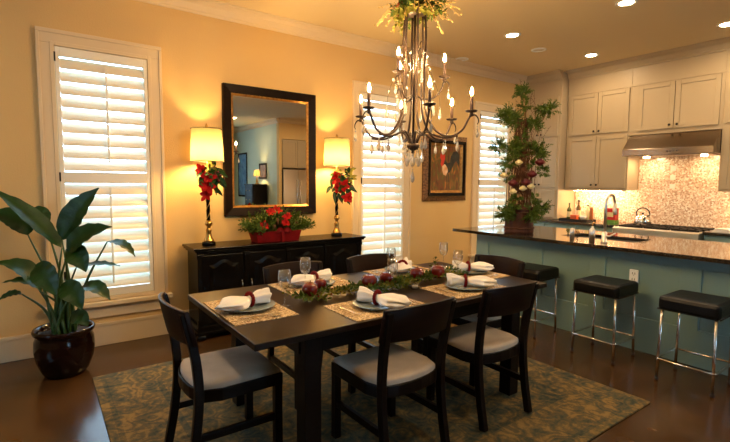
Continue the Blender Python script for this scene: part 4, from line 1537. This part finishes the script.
for i in range(34):
    p = tp(random.uniform(514, 538), random.uniform(110, 185), random.uniform(-.06, .06))
    a = random.uniform(-.5, .75)
    q = p + Vector((rt2 * math.sin(a) + Vector((0, 0, 1)) * math.cos(a))) * random.uniform(.15, .36)
    m_ = p.lerp(q, .5) + Vector((random.gauss(0, .02), random.gauss(0, .02), .02))
    w.tube(smooth_path([p, m_, q], 4), .0014, 4)
    for k in range(6):
        w.ball(p.lerp(q, .4 + .1 * k) + Vector((random.gauss(0, .008), random.gauss(0, .008), 0)), .0045, 5, 4)
w.build('twigs', M['twig'], t)
for (x, y, r, n, o) in ((522, 93, .12, 26, 0), (508, 116, .17, 46, 0), (515, 122, .14, 26, -.05), (534, 124, .14, 30, -.03), (549, 110, .12, 22, 0), (541, 110, .09, 10, 0), (499, 147, .12, 24, 0), (514, 150, .15, 34, -.08), (538, 152, .16, 40, -.06), (508, 163, .12, 20, -.08), (524, 107, .08, 9, -.03), (521, 138, .10, 12, -.07), (529, 143, .08, 9, -.08), (506, 176, .08, 8, -.10), (543, 172, .09, 9, -.06), (533, 166, .08, 8, -.10), (516, 199, .08, 8, -.12), (536, 198, .09, 9, -.10),
                        (505, 212, .14, 34, -.10), (512, 206, .10, 16, -.15), (531, 212, .16, 40, -.13), (541, 207, .13, 24, -.05)):
    w = MB()
    c = tp(x, y, o)
    for i in range(int(n * 1.6)):
        d = Vector((random.gauss(0, 1), random.gauss(0, 1), random.gauss(.1 if y < 200 else -.4, .8)))
        w.sprig(c + d * .01, d, r * random.uniform(.5, .95), 12, .011, .042, .7)
    w.build('evergreen_sprig', M['fir'], t)


def rose(parent, c, r, m):
    w = MB()
    for k in range(3):
        for j in range(5):
            g = 2 * PI * j / 5 + k * .6
            e = Vector((math.cos(g), math.sin(g), 0))
            R_ = r * (.45 + .27 * k)
            w.leaf(c + Vector((0, 0, -r * .5)), c + e * R_ * 1.1 + Vector((0, 0, -r * .1)), c + e * R_ * .75 + Vector((0, 0, r * (.75 - .2 * k))), r * 1.1, -e, .3, 5, .6)
    return w.build('rose', m, parent)


for x, y in ((540, 163), (532, 175), (526, 183), (513, 184)):
    rose(t, tp(x, y, -.16), .066, M['ruby'])
for x, y in ((519, 163), (523, 189), (531, 187), (504, 176), (513, 192)):
    rose(t, tp(x, y, -.16), .05, M['creamf'])

# ------------------------------------------------------------------ ceiling lights


def downlight(label, x, y, lit=True):
    t = thing('downlight', label, 'ceiling light', (x, y, CZ), 0, 'recessed ceiling lights')
    w = MB()
    w.shell([(.062, -.0005), (.095, -.0005), (.095, -.006), (.066, -.010), (.062, -.006), (.062, -.0005)], (0, 0, 0), 28)
    w.build('trim_ring', M['white'], t)
    MB().lathe([(.0, -.003), (.062, -.003), (.062, -.0015), (0, -.0015)], (0, 0, 0), 24).build('lens', M['down'] if lit else M['off'], t)


downlight('lit recessed ceiling light at the picture top, nearest the viewer', 4.56, 2.14)
downlight('lit recessed ceiling light just right of the chandelier', 4.50, 3.36)
downlight('lit recessed ceiling light in front of the pantry and wall cabinet', 6.0, 3.23)
downlight('lit recessed ceiling light at the right edge, before the range hood', 6.0, 1.77)
downlight('added fill light, out of view, over the aisle on the potted plant side', .1, 2.5)  # unseen lamp added as warm fill for the left wall
downlight('added fill light, out of view, over the open floor before the table', 1.7, .7)  # second unseen fill lamp, added to even out the room light
downlight('unlit round ceiling fitting behind the chandelier near the window wall', 4.80, 4.40, False)
downlight('unlit round ceiling fitting between the chandelier and the pantry', 5.25, 3.51, False)
downlight('added ceiling light, out of view, above the near half of the island', 4.6, .7)  # out of view, put in only for its light

downlight('added ceiling light that brightens the refrigerator in the mirror', 5.6, -1.0)  # lamp added so the mirrored refrigerator reads brighter
downlight('added ceiling light that brightens the sage wall in the mirror', 4.3, -2.9)  # lamp added to lift the sage wall's reflection

# ------------------------------------------------------------------ what the mirror shows of the room behind
t = thing('refrigerator', 'stainless steel refrigerator in the alcove, seen in the mirror', 'refrigerator', (5.81, PY, 0))
MB().box(-.44, .44, -.70, -.04, .02, 1.82).build('body', M['iron'], t)
MB().box(-.44, -.005, -.04, .02, .12, 1.82).build('door', M['fridge'], t, .008)
MB().box(.005, .44, -.04, .02, .12, 1.82).build('door', M['fridge'], t, .008)
for s in (-1, 1):
    MB().tube([(s * .05, .02, .6), (s * .05, .065, .63), (s * .05, .065, 1.5), (s * .05, .02, 1.53)], .012, 8).build('handle', M['chrome'], t)
MB().box(-.42, .42, -.65, -.05, 0, .12).build('kickplate', M['iron'], t)
t = thing('overhead_cabinet', 'cream cabinet over the refrigerator, seen in the mirror', 'cabinet', (5.80, PY, 0))
MB().box(-.46, .46, -.76, -.02, 1.86, 2.62).build('body', M['cream'], t)
for a, b in ((-.45, -.004), (.004, .45)):
    w = MB().box(a, b, -.02, .0, 1.88, 2.60)
    for q in ((a, a + .055, 1.88, 2.60), (b - .055, b, 1.88, 2.60), (a + .055, b - .055, 1.88, 1.935), (a + .055, b - .055, 2.545, 2.60)):
        w.box(q[0], q[1], 0, .012, q[2], q[3])
    w.build('door', M['cream'], t)
t = thing('chest', 'tall dark chest of drawers against the sage wall, seen in the mirror', 'chest of drawers', (GX - .005, -3.10, 0))
MB().box(-.46, -.03, -.30, .26, .06, 1.40).box(-.48, -.02, -.32, .28, 1.38, 1.42).build('body', M['esp'], t, .004)
for i in range(5):
    d = MB().box(-.475, -.46, -.27, .23, .10 + i * .255, .335 + i * .255).build('drawer', M['esp'], t, .003)
    w = MB()
    for y in (-.14, .10):
        w.ball((-.485, y, .22 + i * .255), .013, 8, 5)
    w.build('knob', M['gold'], d)
for x in (-.44, -.06):
    for y in (-.27, .23):
        MB().box(x - .025, x + .025, y - .025, y + .025, 0, .06).build('foot', M['esp'], t)
t = thing('table_lamp', 'small lit lamp on the tall chest, seen in the mirror', 'table lamp', (GX - .22, -3.12, 1.42))
MB().lathe([(.06, 0), (.06, .015), (.02, .03), (.035, .09), (.012, .16), (.008, .25)], (0, 0, 0), 16).build('base', M['gold'], t)
MB().shell([(.10, .22), (.07, .40)], (0, 0, 0), 24).build('shade', M['shade'], t)
MB().ball((0, 0, .30), .028, 10, 6).build('bulb', M['lampbulb'], t)
t = thing('framed_picture', 'small warm toned framed picture behind the chest lamp, seen in the mirror', 'picture', (GX - .002, -3.18, 1.79), -PI / 2)
pframe(t, 'frame', .25, .22, .05, .03, .02, M['frame'], .002)
MB().box(-.21, .21, -.016, -.008, -.18, .18).build('canvas', M['warmart'], t)
t = thing('framed_picture', 'tall blue painting on the sage wall, seen in the mirror', 'picture', (GX - .002, -4.75, 1.70), -PI / 2)
pframe(t, 'frame', .36, .68, .05, .03, .02, M['black'], .002)
MB().box(-.32, .32, -.016, -.008, -.64, .64).build('canvas', M['blueart'], t)

bpy.context.view_layer.update()
